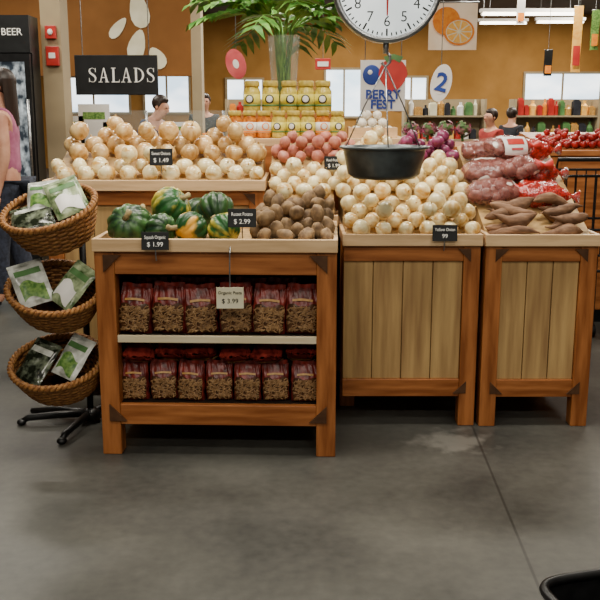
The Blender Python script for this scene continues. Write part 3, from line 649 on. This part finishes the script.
# ------------------------------------------------------------ people
def skin_mesh(V,E,rad,root=0,sub=2):
    me=bpy.data.meshes.new('sk'); me.from_pydata(V,E,[]); o=bpy.data.objects.new('sk',me); COL.objects.link(o)
    o.modifiers.new('s','SKIN'); 
    sk=me.skin_vertices[0].data
    for i,r in enumerate(rad): sk[i].radius=r if isinstance(r,tuple) else (r,r); sk[i].use_root=(i==root)
    ss=o.modifiers.new('u','SUBSURF'); ss.levels=sub; ss.render_levels=sub
    bpy.context.view_layer.update()
    m=bpy.data.meshes.new_from_object(o.evaluated_get(bpy.context.evaluated_depsgraph_get()))
    vs=[v.co.copy() for v in m.vertices]; fs=[tuple(p.vertices) for p in m.polygons]
    bpy.data.objects.remove(o); return vs,fs
def person(label,loc,rz,shirt,pants,H=1.7,lean=0,arm=0,longhair=True,sleeve=True,step=0):
    t=thing('person',label,'person',loc,(0,0,rz)); t.scale=(H/1.72,)*3
    def L(p):
        p=Vector(p)
        if p.z>.95 or abs(p.x)>.145 and p.z>.6:
            q=Matrix.Rotation(lean,4,'X')@(p-Vector((0,0,.95))); p=q+Vector((0,0,.95))
        return p
    k=1.18
    nodes={'pel':((0,0,.95),(.15,.11)),'wai':((0,0,1.1),(.118,.09)),'che':((0,-.01,1.27),(.145,.11)),'upp':((0,.005,1.39),(.11,.085)),'nb':((0,.01,1.46),.055),'ne':((0,-.005,1.51),.052),
     'jaw':((0,-.03,1.565),(.06,.068)),'hd':((0,-.018,1.635),(.076,.09)),'top':((0,-.008,1.69),(.05,.06))}
    ed=[('pel','wai'),('wai','che'),('che','upp'),('upp','nb'),('nb','ne'),('ne','jaw'),('jaw','hd'),('hd','top')]
    fing=[]
    for s,n in((-1,'l'),(1,'r')):
        st=step*s
        nodes['sh'+n]=((s*.165,.005,1.395),.056); 
        el=(s*.215,.03,1.13); 
        wr=Vector((s*.215,.03-.23*sin(arm) if arm else -.03,1.13-.235*cos(arm)))
        nodes['el'+n]=(el,.042); nodes['wr'+n]=(tuple(wr),.028)
        hdv=(wr-Vector(el)).normalized(); pa=wr+hdv*.07; nodes['pa'+n]=(tuple(pa),(.024,.036))
        ed+=[('upp','sh'+n),('sh'+n,'el'+n),('el'+n,'wr'+n),('wr'+n,'pa'+n)]
        fw=Vector((0,-1,0)) if abs(hdv.y)<.6 else Vector((0,0,1))
        for i,(o_,ln) in enumerate([(-.027,.06),(-.009,.075),(.009,.08),(.027,.072)]):
            b=pa+fw*o_; fing.append([b-hdv*.01,b+hdv*ln*.4,b+hdv*ln*.75+Vector((-s*.008,0,0)),b+hdv*ln+Vector((-s*.02,0,0))])
        b=wr+hdv*.03+fw*.025; fing.append([b,b+fw*.025+hdv*.025,b+fw*.03+hdv*.055])
        nodes['hi'+n]=((s*.088,0,.88),.088); nodes['kn'+n]=((s*.095,-.015-st*.5,.5),.058); nodes['an'+n]=((s*.1,.025-st,.09),.042); nodes['ba'+n]=((s*.105,-.09-st,.035),.036); nodes['to'+n]=((s*.108,-.15-st,.028),.028)
        ed+=[('pel','hi'+n),('hi'+n,'kn'+n),('kn'+n,'an'+n),('an'+n,'ba'+n),('ba'+n,'to'+n)]
    names=list(nodes); 
    def sub(keep,grow,names=names,ends={}):
        ks=[n for n in names if n in keep]; ix={n:i for i,n in enumerate(ks)}
        V=[L(ends.get(n,nodes[n][0])) for n in ks]
        rr=[tuple((x*k+grow) for x in (r if isinstance(r,tuple) else (r,r))) for r in (nodes[n][1] for n in ks)]
        E=[(ix[a],ix[b]) for a,b in ed if a in ix and b in ix]
        return skin_mesh([tuple(v) for v in V],E,rr,0)
    mb=MB(); v,f=sub(set(names),0); mb.add(v,f)
    for ch in fing:
        v,f=skin_mesh([tuple(L(c)) for c in ch],[(i,i+1) for i in range(len(ch)-1)],[.0105,.0095,.009,.007][:len(ch)],0,1); mb.add(v,f)
    RM=Matrix.Translation((0,0,.95))@Matrix.Rotation(lean,4,'X')@Matrix.Translation((0,0,-.95))
    mb.ell((0,-.108,1.612),(.013,.02,.022),10,8,mat=RM)
    for s in(-1,1): mb.ell((s*.082,0,1.62),(.01,.02,.032),10,8,mat=RM)
    body=mb.build('body','skin',t,True)
    for s in(-1,1): MB().ell((s*.032,-.095,1.64),(.013,.008,.008),10,8,mat=RM).build('eye','eye',t,True)
    MB().ell((0,-.097,1.575),(.024,.008,.007),10,8,mat=RM).build('mouth','lipm',t,True)
    hb=MB(); hb.ell((0,.012,1.655),(.096,.108,.1),20,14,lambda d:1 if d.y>-.35 or d.z>.45 else .72,mat=RM)
    if longhair:
        hb.surf(lambda u,v:(.1*sin((u-.5)*PI)*(1-.25*v),.03+.085*cos((u-.5)*PI)*(1-.1*v)+.02*v,1.67-.33*v),14,8,mat=RM)
        hb.surf(lambda u,v:(.085*sin((u-.5)*PI)*(1-.25*v),.03+.06*cos((u-.5)*PI)*(1-.1*v)+.02*v,1.67-.335*v),14,8,mat=RM)
    hb.build('hair','hair',t,True)
    sh={'pel','wai','che','upp','shl','shr'}; 
    if sleeve: sh|={'ell','elr'}; ends={'ell':(-.195,.02,1.2),'elr':(.195,.02,1.2)}
    else: ends={'shl':(-.13,.005,1.4),'shr':(.13,.005,1.4)}
    mb=MB(); v,f=sub(sh,.014,ends=ends); mb.add(v,f); mb.build('shirt',shirt,t,True)
    mb=MB(); v,f=sub({'pel','hil','hir','knl','knr','anl','anr'},.016); mb.add(v,f); mb.build('trousers',pants,t,True)
    for n in 'lr':
        mb=MB(); v,f=sub({'an'+n,'ba'+n,'to'+n},.012); mb.add(v,f); mb.build('shoe','black',t,True)
    return t
px=W(0,200,6.9)
person('woman with long dark hair in mauve pink top and jeans at left edge',(px.x+.055,6.9,0),R(-80),'pink','jeans',1.78,0,0,True,False,.1)
person('dark haired person in navy shirt bending over the salad counter',(W(140,110,10.7).x,10.7,0),R(70),'blueshirt','jeans',1.7,R(24),R(40),False)
person('distant person in charcoal shirt near the beige pillar',(W(204,110,13.5).x,13.5,0),R(10),'darkshirt','jeans',1.72,R(6),R(30),False)
person('dark haired shopper in red shirt beyond the net bags',(W(494,110,12).x,12,0),R(-60),'redshirt','jeans',1.5,R(5),R(50),False)
person('shopper in charcoal shirt behind the one in red',(W(511,110,14).x,14,0),R(140),'darkshirt','jeans',1.52,R(4),R(40),False)
# ------------------------------------------------------------ left cooler
q=W(33,100,8.55); x1=q.x; 
t=thing('glass_door_cooler','dark glass door drinks cooler at the left edge','cooler',(x1-.8,8.55,0))
MB().box(-.8,.8,.06,.3,0,2.35).build('body','black',t)
MB().box(-.8,.8,0,.06,2.02,2.35).build('header','cardblack',t)
MB().box(-.8,.8,0,.06,0,.18).build('kick_plate','black',t)
for s in(-1,1):
    d=MB().box(s*.4-.39,s*.4+.39,.0,.045,.19,.25).box(s*.4-.39,s*.4+.39,0,.045,1.94,2.01).box(s*.4-.39,s*.4-.34,0,.045,.2501,1.9399).box(s*.4+.34,s*.4+.39,0,.045,.2501,1.9399).build('door','black',t)
    MB().box(s*.4-.339,s*.4+.339,.015,.03,.251,1.939).build('door_glow_panel','coolin',d)  # opaque panel in the door; the bright interior is painted on it
    MB().tube([(s*.4+.365,-.05,.7),(s*.4+.365,-.05,1.6)],.014,8).build('handle','steel',d,True)
text('BEER',.09,'lettering',t,(.64,-.003,2.2))
p=W(52,56,8.85); t=thing('alarm_box','small red alarm box on the beige pillar','alarm box',(p.x,8.9,p.z)); MB().box(-.06,.06,-.05,.004,-.09,.09).build('box','redbox',t,bevel=.006); MB().box(-.03,.03,-.056,-.05,-.02,.03).build('plate','white',t)
p=W(50,32,8.85); t=thing('alarm_box','red strobe fixture above the small alarm box','alarm box',(p.x,8.9,p.z)); MB().box(-.05,.05,-.05,.004,-.06,.06).build('box','redbox',t,bevel=.006); MB().ell((0,-.055,0),(.025,.02,.03),10,8).build('strobe_lens','white',t,True)
# ------------------------------------------------------------ signs
def serif(mb,ch,x,h):
    if ch=='L':
        w=.62; mb.prism([(x+.12*h,.0),(x+.26*h,0),(x+.26*h,h),(x+.12*h,h)],0,.006).prism([(x+.04*h,0),(x+.6*h,0),(x+.6*h,.22*h),(x+.56*h,.06*h),(x+.04*h,.05*h)],-.001,.006).prism([(x+.04*h,h),(x+.04*h,.955*h),(x+.35*h,.955*h),(x+.35*h,h)],-.001,.006)
    elif ch=='A':
        w=.78; mb.prism([(x+.09*h,.0),(x+.15*h,0),(x+.41*h,h),(x+.36*h,h)],0,.006).prism([(x+.53*h,0),(x+.68*h,0),(x+.43*h,h),(x+.36*h,h)],-.001,.006).prism([(x+.2*h,.3*h),(x+.57*h,.3*h),(x+.57*h,.36*h),(x+.2*h,.36*h)],-.0005,.006)
        for a in(0,.46): mb.prism([(x+a*h,0),(x+(a+.28)*h,0),(x+(a+.28)*h,.04*h),(x+a*h,.04*h)],-.0015,.006)
    elif ch=='D':
        w=.82; mb.prism([(x+.12*h,.0),(x+.26*h,0),(x+.26*h,h),(x+.12*h,h)],0,.006)
        def f(u,v):
            a=-PI/2+PI*u; ro=(.56,.5); ri=(.42,.455); rx=ri[0]+(ro[0]-ri[0])*v; rz=ri[1]+(ro[1]-ri[1])*v; return (x+(.2+rx*cos(a))*h,-.001,(.5+rz*sin(a))*h)
        mb.surf(f,20,1); 
        for z in(0,.955): mb.prism([(x+.04*h,z*h),(x+.3*h,z*h),(x+.3*h,(z+.045)*h),(x+.04*h,(z+.045)*h)],-.0015,.006)
    else:
        w=.62; P=[(.52,.74),(.5,.9),(.38,.97),(.27,.975),(.13,.9),(.1,.77),(.16,.64),(.3,.54),(.45,.43),(.52,.3),(.5,.14),(.38,.03),(.27,.025),(.13,.07),(.07,.26)]
        Wd=[.03,.03,.03,.03,.08,.12,.14,.15,.14,.12,.08,.03,.03,.03,.03]
        def f(u,v):
            i=min(13,int(u*14)); fr=u*14-i; a=Vector(P[i]).lerp(Vector(P[i+1]),fr); d=(Vector(P[min(14,i+1)])-Vector(P[max(0,i-1)])).lerp(Vector(P[min(14,i+2)])-Vector(P[i]),fr).normalized(); wd=Wd[i]*(1-fr)+Wd[i+1]*fr; n=Vector((-d.y,d.x)); p=a+n*wd*(v-.5); return (x+p.x*h,-.001,p.y*h)
        mb.surf(f,56,1); mb.prism([(x+.5*h,.7*h),(x+.54*h,.7*h),(x+.54*h,.98*h),(x+.51*h,.98*h)],0,.006).prism([(x+.05*h,.02*h),(x+.08*h,.02*h),(x+.08*h,.3*h),(x+.05*h,.3*h)],0,.006)
    return w*h
def wires(t,xs,z0,z1): 
    for x in xs: MB().tube([(x,0.01,z0),(x,.01,z1)],.004,6).build('hanging_wire','steel',t)
a=W(76,95,8); b=W(157,55,8); c=(a+b)/2; t=thing('hanging_sign','black hanging sign with white letters reading SALADS','sign',c); w=(b.x-a.x)/2; h=(b.z-a.z)/2
MB().box(-w,w,0,.03,-h,h).build('board','cardblack',t,bevel=.004)
mb=MB(); x=-w+.115; H=.122
for ch in 'SALADS': x+=serif(mb,ch,x,H)+.012
d=mb.build('lettering','lettering',t); d.location=(0,-.008,-H/2)
wires(t,(-w*.8,w*.8),h,CEIL-c.z)
a=W(360,111,8); b=W(406,60,8); c=(a+b)/2; t=thing('hanging_sign','white hanging card with berries reading BERRY FEST','sign',c); w=(b.x-a.x)/2; h=(b.z-a.z)/2
MB().box(-w,w,0,.012,-h,h).build('card','white',t)
MB().ell((-w*.5,-.002,h*.42),(.078,.006,.085),20,12).build('blue_berry','inkblue',t,True); MB().ell((-w*.58,-.009,h*.52),(.02,.003,.02),14,8).build('berry_shine','white',t,True)
pts=[]
for k in range(22):
    a=2*PI*k/22; s_=sin(a); pts.append((.085+.125*cos(a)*(1 if s_>0 else 1+.35*s_),h*.42+.14*s_))
rb=MB().prism(pts,-.012,-.004).build('red_berry','inkred',t)
MB().prism([(.0,h*.42+.15),(.03,h*.42+.1),(.085,h*.42+.13),(.14,h*.42+.1),(.17,h*.42+.15),(.085,h*.42+.175)],-.015,-.012).build('berry_leaves','packgreen',rb)
text('BERRY',.105,'inkblue',t,(0,-.014,-h*.36),bold=.0035); text('FEST',.105,'inkblue',t,(0,-.014,-h*.75),bold=.0035)
wires(t,(-w*.8,w*.8),h,CEIL-c.z)
a=W(428,50,11); b=W(478,3,11); c=(a+b)/2; t=thing('fruit_banner','pale peach cloth banner printed with a whole and a cut orange','banner',c); w=(b.x-a.x)/2; h=(b.z-a.z)/2
MB().surf(lambda u,v:((u-.5)*2*w,.012*sin(6*u),(v-.5)*2*h),12,6).build('cloth','peach',t,True)
fxr=Matrix.Rotation(PI/2,4,'X')
MB().lathe([(0,0),(.16,0),(.16,.004),(0,.004)],28,mat=Matrix.Translation((-.08,-.02,.06))@fxr).build('whole_orange_print','orange',t)
k=MB().lathe([(0,0),(.18,0),(.18,.004),(0,.004)],28,mat=Matrix.Translation((.07,-.026,-.06))@fxr,sy=.85).build('cut_orange_print','orange',t)
MB().lathe([(0,.006),(.155,.006),(0,.007)],28,mat=Matrix.Translation((.07,-.026,-.06))@fxr,sy=.85).build('orange_pith','cardcream',k)
mb=MB()
for i in range(9):
    a0=2*PI*i/9+.06; a1=2*PI*(i+1)/9-.06; am=(a0+a1)/2; mb.prism([(.07+.02*cos(am),-.06+.017*sin(am)),(.07+.145*cos(a0),-.06+.123*sin(a0)),(.07+.148*cos(am),-.06+.126*sin(am)),(.07+.145*cos(a1),-.06+.123*sin(a1))],-.037,-.034)
mb.build('orange_segments','orange_l',k)
MB().tube([(-w-.02,0,h+.01),(w+.02,0,h+.01)],.01,8).build('rod','steel',t,True); wires(t,(-w,w),h,CEIL-c.z)
def disc(label,px,py,Y,rx,rz,m1,m2,txt=None,tilt=0,er=.62):
    c=W(px,py,Y); t=thing('disc_sign',label,'sign',c); k=Y/900; T=Matrix.Rotation(tilt,4,'Y')@Matrix.Rotation(PI/2,4,'X')
    MB().lathe([(0,0),(rx*k,0),(rx*k,.01),(0,.01)],28,sy=rz/rx,mat=T).build('disc',m1,t)
    MB().lathe([(0,.012),(rx*k*er,.012),(0,.013)],24,sy=rz/rx,mat=T).build('emblem',m2,t)
    if txt: text(txt,rz*k*1.35,'inkblue',t,(0,-.018,0),rot=(PI/2,tilt,0),bold=.004)
    MB().tube([(0,0.004,rz*k*.9),(0,0.004,CEIL-c.z)],.003,6).build('hanging_wire','steel',t)
disc('oval pink red disc sign hanging above the jars',236,64,6.6,9.5,14.5,'pinkred','white',None,-.3,.3)
disc('oval white disc sign with blue figure right of the scale',441,83,6.6,10,18,'white','white','2',.22)
p=W(560,8,FAR-.2); t=thing('wall_lettering','pale lettering on the beam at the top right','lettering',(p.x,FAR-.02,p.z)); text('Foundation',.36,'lettering',t,(0,0,0))
for label,px,py0,py1,wpx,m,Y in(('narrow orange pennant hanging at the right',577,6,72,9,'orange_l',12),('short white pennant hanging right of the fruit banner',521,-4,24,8,'white',12),('narrow green pennant at the right edge',595,10,50,8,'leafprint',12),('small dark pennant hanging beside the orange one',548,50,76,8,'cardblack',13)):
    a=W(px,py1,Y); b=W(px,py0,Y); k=Y/900; t=thing('pennant',label,'banner',((a+b)/2)); h=(b.z-a.z)/2; w=wpx*k/2
    MB().surf(lambda u,v:((u-.5)*2*w,.01*sin(5*v),(v-.5)*2*h),6,10).build('cloth',m,t,True); MB().tube([(-w,0,h),(w,0,h)],.008,6).build('rod','steel',t,True)
    MB().surf(lambda u,v:((u-.5)*1.5*w,-.014,-h*.8+v*h*.6),4,4).build('print','orange' if m!='orange_l' else 'inkred',t); wires(t,(0,),h,CEIL-((a+b)/2).z)
for i,(px,py,Y,L) in enumerate([(503,23,18,.95),(560,22,18,.95),(530,14,15.0,1.6)]):
    c=W(px,py,Y); t=thing('fluorescent_light',['left lit fluorescent batten near the top right','right lit fluorescent batten near the top right','upper lit fluorescent batten closest to the top edge'][i],'light',c)
    MB().box(-L/2,L/2,-.06,.06,.03,.08).build('housing','white',t); MB().tube([(-L/2+.03,0,0),(L/2-.03,0,0)],.025,8).build('tube','tube',t,True)
    for s in(-1,1): MB().box(s*(L/2-.03)-.012,s*(L/2-.03)+.012,-.02,.02,-.02,.03).build('socket','white',t)
    wires(t,(-L*.4,L*.4),.08,CEIL-c.z)
p=W(323,64,12); t=thing('exit_box','small red lit box sign above the distant window','sign',p); MB().box(-.1,.1,0,.05,-.07,.07).build('box','redbox',t,bevel=.005); MB().box(-.07,.07,-.004,0,-.03,.03).build('face','white',t); wires(t,(0,),.07,CEIL-p.z)
# ------------------------------------------------------------ background counters
def counter(name,label,cat,x0,x1,y,d,z,bm,tm):
    t=thing(name,label,cat,((x0+x1)/2,y,0)); w=(x1-x0)/2
    MB().box(-w,w,0,d,0.1,z).build('body',bm,t,bevel=.005); MB().box(-w+.04,w-.04,.05,d-.05,0,.1).build('plinth','black',t); MB().box(-w-.03,w+.03,-.03,d+.03,z+.0005,z+.04).build('top',tm,t,bevel=.005); return t,w
xa=W(62,130,9.4).x; xb=W(228,130,9.4).x
t,w=counter('salad_counter','pale topped salad counter with a glass guard beyond the onions','counter',xa,xb,9.4,.8,1.12,'tan','white')
for x in(-w+.05,0,w-.05): MB().tube([(x,.1,1.16),(x,.1,1.5)],.015,8).build('guard_post','steel',t,True)
MB().box(-w,w,.09,.1,1.3,1.5).build('glass_guard','glass',t)
for i,(px,py,m,tx) in enumerate([(72,108,'white',1),(92,103,'white',1),(108,112,'cardcream',1),(182,112,'white',0),(122,118,'white',0)]):
    c=W(px,py,9.3); t=thing('menu_card',['white card at the left end of the salad counter','larger white card below the SALADS sign','cream card beside the larger white card','white card at the right of the salad counter','low white card near the bending person'][i],'card',(c.x,9.36,1.163)); h=(.28,.4,.22,.22,.14)[i]; wd=(.1,.16,.07,.09,.09)[i]
    MB().box(-wd,wd,0,.008,0,h).build('card',m,t); MB().box(-.07,.07,.009,.06,0,.01).build('foot','steel',t)
    MB().box(-wd*.7,wd*.7,-.003,0,h*.62,h*.8).build('print','leafprint',t)
for i in range(6):
    px=100+i*22
    tb=MB().lathe([(0,0),(.08,0),(.1,.1),(.095,.1),(.076,.01),(0,.01)],20).build('salad_tub',('steel','redbox','steel','leafprint','steel','orange')[i],None,True); tb.location=(W(px,120,9.6).x,9.75,1.163)
    tag(tb,['steel tub at the left end of the salad counter','red tub on the salad counter','second steel tub from the left on the salad counter','green tub on the salad counter','third steel tub from the left on the salad counter','orange tub at the right of the salad counter'][i],'tub','tubs on the salad counter')
# apple bin at the right
xa=W(549,150,6.3).x
t,w=counter('apple_bin','tall wooden bin of red apples at the right edge','display bin',xa,xa+1.8,6.3,1.0,1.19,'rail','rail')
for sx in(-w+.04,w-.04): MB().box(sx-.04,sx+.04,-.02,0,.1,1.185).build('post','post',t)
MB().prismx([(.05,1.2305),(.05,1.233),(.97,1.33),(.97,1.2305)],-w+.02,w-.02).build('sloped_board','rail',t)
def apple():
    t=thing('apple','glossy red apple in the bin at the right edge','apple',group='red apples in the right bin'); r=.027
    MB().lathe([(0,-.75*r),(.2*r,-.85*r),(.6*r,-.75*r),(.92*r,-.25*r),(1*r,.2*r),(.85*r,.65*r),(.5*r,.86*r),(.2*r,.78*r),(0,.6*r)],16).build('fruit','apple',t,True)
    MB().tube([(0,0,.6*r),(.002,0,1.1*r)],.003,6).build('stem','stem',t,True); return t
spread([apple()],slots(xa+.04,xa+.52,6.36,6.85,lambda y:1.234+(y-6.35)*.105,.027,.3),.85,tilt=.6)
xa=W(512,140,9).x
t,w=counter('produce_table','distant wooden table of red fruit behind the net bags','table',xa,xa+1.3,8.6,.7,1.14,'rail','lip')
ap=potato('red_fruit','small red fruit on the distant table behind the net bags','apple','red fruit on the distant table',.045,(1,1,.9),9,cat='fruit')
spread([ap],[Vector((xa+.06+i*.095,8.65+j*.095,1.181+.04)) for i in range(13) for j in range(4)],.9,upright=False)
xa=W(402,130,8.2).x; xb=W(478,130,8.2).x
t,w=counter('flower_table','low dark table of potted flowers behind the scale','table',xa,xb,8.2,.6,1.05,'dark_in','rail')
for i in range(4):
    x=xa+.1+i*(xb-xa-.2)/3; t=thing('flower_pot',['leftmost flower pot behind the scale','second flower pot from the left behind the scale','third flower pot from the left behind the scale','rightmost flower pot behind the scale'][i],'potted plant',(x,8.4,1.0905),group='potted flowers')
    MB().lathe([(0,0),(.06,0),(.08,.13),(.07,.13),(0,.11)],20).build('pot','iron',t,True)
    mb=MB()
    for k in range(120):
        d=Vector((random.gauss(0,1),random.gauss(0,1),random.gauss(0,.8))).normalized(); p=Vector((0,0,.24))+d*random.uniform(.05,.085); s1=d.orthogonal().normalized()*.024; s2=d.cross(s1).normalized()*.02
        mb.add([p-s1,p-s2,p+s1,p+s2],[(0,1,2,3)])
    mb.tube([(0,0,.1),(0,0,.26)],.012,6); mb.build('blossom_foliage','flower',t)
# distant shelving with packs
PK=['redbox','packgreen','packblue','orange','white','cardcream','baggold','orange_l','darkshirt']
def gondola(label,glabel,group,px0,px1,Y,nsh,pk):
    x0=W(px0,100,Y).x; x1=W(px1,100,Y).x; w=(x1-x0)/2; H=.42*nsh+.12
    t=thing('store_shelf',label,'shelf unit',((x0+x1)/2,Y,0))
    MB().box(-w,w,.4,.45,0,H-.1).build('back_panel','beige',t)
    for s in(-1,1): MB().box(s*w-.02,s*w+.02,.0,.45,0,H-.1).build('side_panel','beige',t)
    for k in range(nsh): MB().box(-w+.021,w-.021,0.0,.399,.42*k+.12,.42*k+.15).build('shelf','beige',t)
    protos={}
    for k in range(nsh):
        z=.42*k+.151
        if z<.9: continue
        x=-w+.06
        while x<w-.14:
            pw=random.choice([.08,.1,.13]); m=random.choice(pk); key=(pw,m,random.randrange(2))
            loc=((x0+x1)/2+x+pw/2,Y+.12,z)
            if key in protos: dup(protos[key],loc)
            else:
                hh=random.uniform(.15,.33)
                if key[2]: mb=MB().box(-pw/2,pw/2,-.08,.08,0,hh*.86).prism([(-pw/2,hh*.86),(pw/2,hh*.86),(pw*.3,hh),(-pw*.3,hh)],-.03,.03)
                else: mb=MB().lathe([(0,0),(pw*.48,0),(pw*.48,hh*.65),(pw*.2,hh*.8),(pw*.2,hh),(0,hh)],14)
                o=mb.build('grocery_pack',m); o.location=loc; tag(o,glabel,'package',group); protos[key]=o
            x+=pw+.015
gondola('distant shelving of packages left of the berry sign','small coloured package on the distant shelving left of the berry sign','packages on the left distant shelves',226,318,16.5,4,PK)
gondola('distant shelving of packages below the right hand windows','small coloured package on the distant shelving at the right','packages on the right distant shelves',516,600,16.5,4,PK)
gondola('distant shelving of packages between disc sign and red shopper','small coloured package on the distant shelving beside the disc sign','packages on the middle distant shelves',406,486,16.5,4,PK)
# wire cart
c=W(562,178,5.3); t=thing('wire_cart','black wire cart standing behind the right cabinet','cart',(c.x+.22,5.65,0))
fr=MB()
for z in(.55,.8,1.12): fr.tube([(-.25,-.3,z),(.25,-.3,z),(.25,.3,z),(-.25,.3,z)],.009,6,True)
for i in range(9):
    for y in(-.3,.3): fr.tube([(-.25+i*.0625,y,.55),(-.25+i*.0625,y,1.12)],.005,5)
fr.build('wire_basket','black',t)
for x in(-.22,.22):
    for y in(-.27,.27): MB().tube([(x,y,.05),(x,y,.55)],.012,8).build('leg','black',t); MB().lathe([(0,-.015),(.045,-.015),(.045,.015),(0,.015)],16,mat=Matrix.Translation((x,y,.045))@Matrix.Rotation(PI/2,4,'Y')).build('wheel','black',t)
MB().tube([(-.25,-.3,1.12),(-.25,-.36,1.22),(.25,-.36,1.22),(.25,-.3,1.12)],.012,8).build('handle','black',t)
# hand basket, bottom right
t=thing('hand_basket','black plastic hand basket on the floor in the bottom right corner','basket',(.93,2.185,0),(0,0,R(14)))
def bw(u,v):
    a=2*PI*u; c_,s_=cos(a),sin(a); e=.35; k=.86+.14*v; return (.25*k*math.copysign(abs(c_)**e,c_),.16*k*math.copysign(abs(s_)**e,s_),.22*v)
mb=MB().surf(bw,48,6,True); mb.add([bw(i/48,0) for i in range(48)],[tuple(range(48))]); mb.build('tub','black',t,True)
MB().tube([Vector(bw(i/48,1))+Vector((0,0,.0)) for i in range(48)],.014,8,True).build('rim','black',t,True)
MB().tube([(-.24,-.02,.225),(-.2,-.1,.235),(.2,-.1,.235),(.24,-.02,.225)],.009,8).build('handle','black',t,True)
# ------------------------------------------------------------ light, camera
w=bpy.data.worlds.new('w'); S.world=w; w.use_nodes=True; w.node_tree.nodes['Background'].inputs[0].default_value=(1,.95,.86,1); w.node_tree.nodes['Background'].inputs[1].default_value=.18
def area(x,y,z,e,sx=1.2,sy=.5,col=(1,.93,.8),rx=0):
    l=bpy.data.lights.new('lamp','AREA'); l.shape='RECTANGLE'; l.size=sx; l.size_y=sy; l.energy=e; l.color=col
    o=bpy.data.objects.new('ceiling_lamp',l); COL.objects.link(o); o.location=(x,y,z); o.rotation_euler=(rx,0,0)
for x,y,e in((-1.6,1.2,42),(1.6,1.2,42),(-1.2,-1.4,95),(1.2,-1.4,95),(-.9,3.6,78),(.9,3.9,102),(-.6,5.2,76),(-3,7.5,90),(2.6,7.5,95),(-.2,8,70),(-3.5,11,110),(3,11.5,150),(0,11.5,120),(-4,17,240),(1,18,260),(6,17,270),(-.5,14.5,170),(4.5,14.5,180),(1,21.5,170),(6,21.5,180)):
    area(x,y,CEIL-.06,e)
cam=bpy.data.cameras.new('camera'); cam.lens=54; cam.sensor_width=36; cam.clip_end=200
co=bpy.data.objects.new('camera',cam); COL.objects.link(co); co.location=(0,0,CAMH); co.rotation_euler=(PI/2-PITCH,0,0); S.camera=co
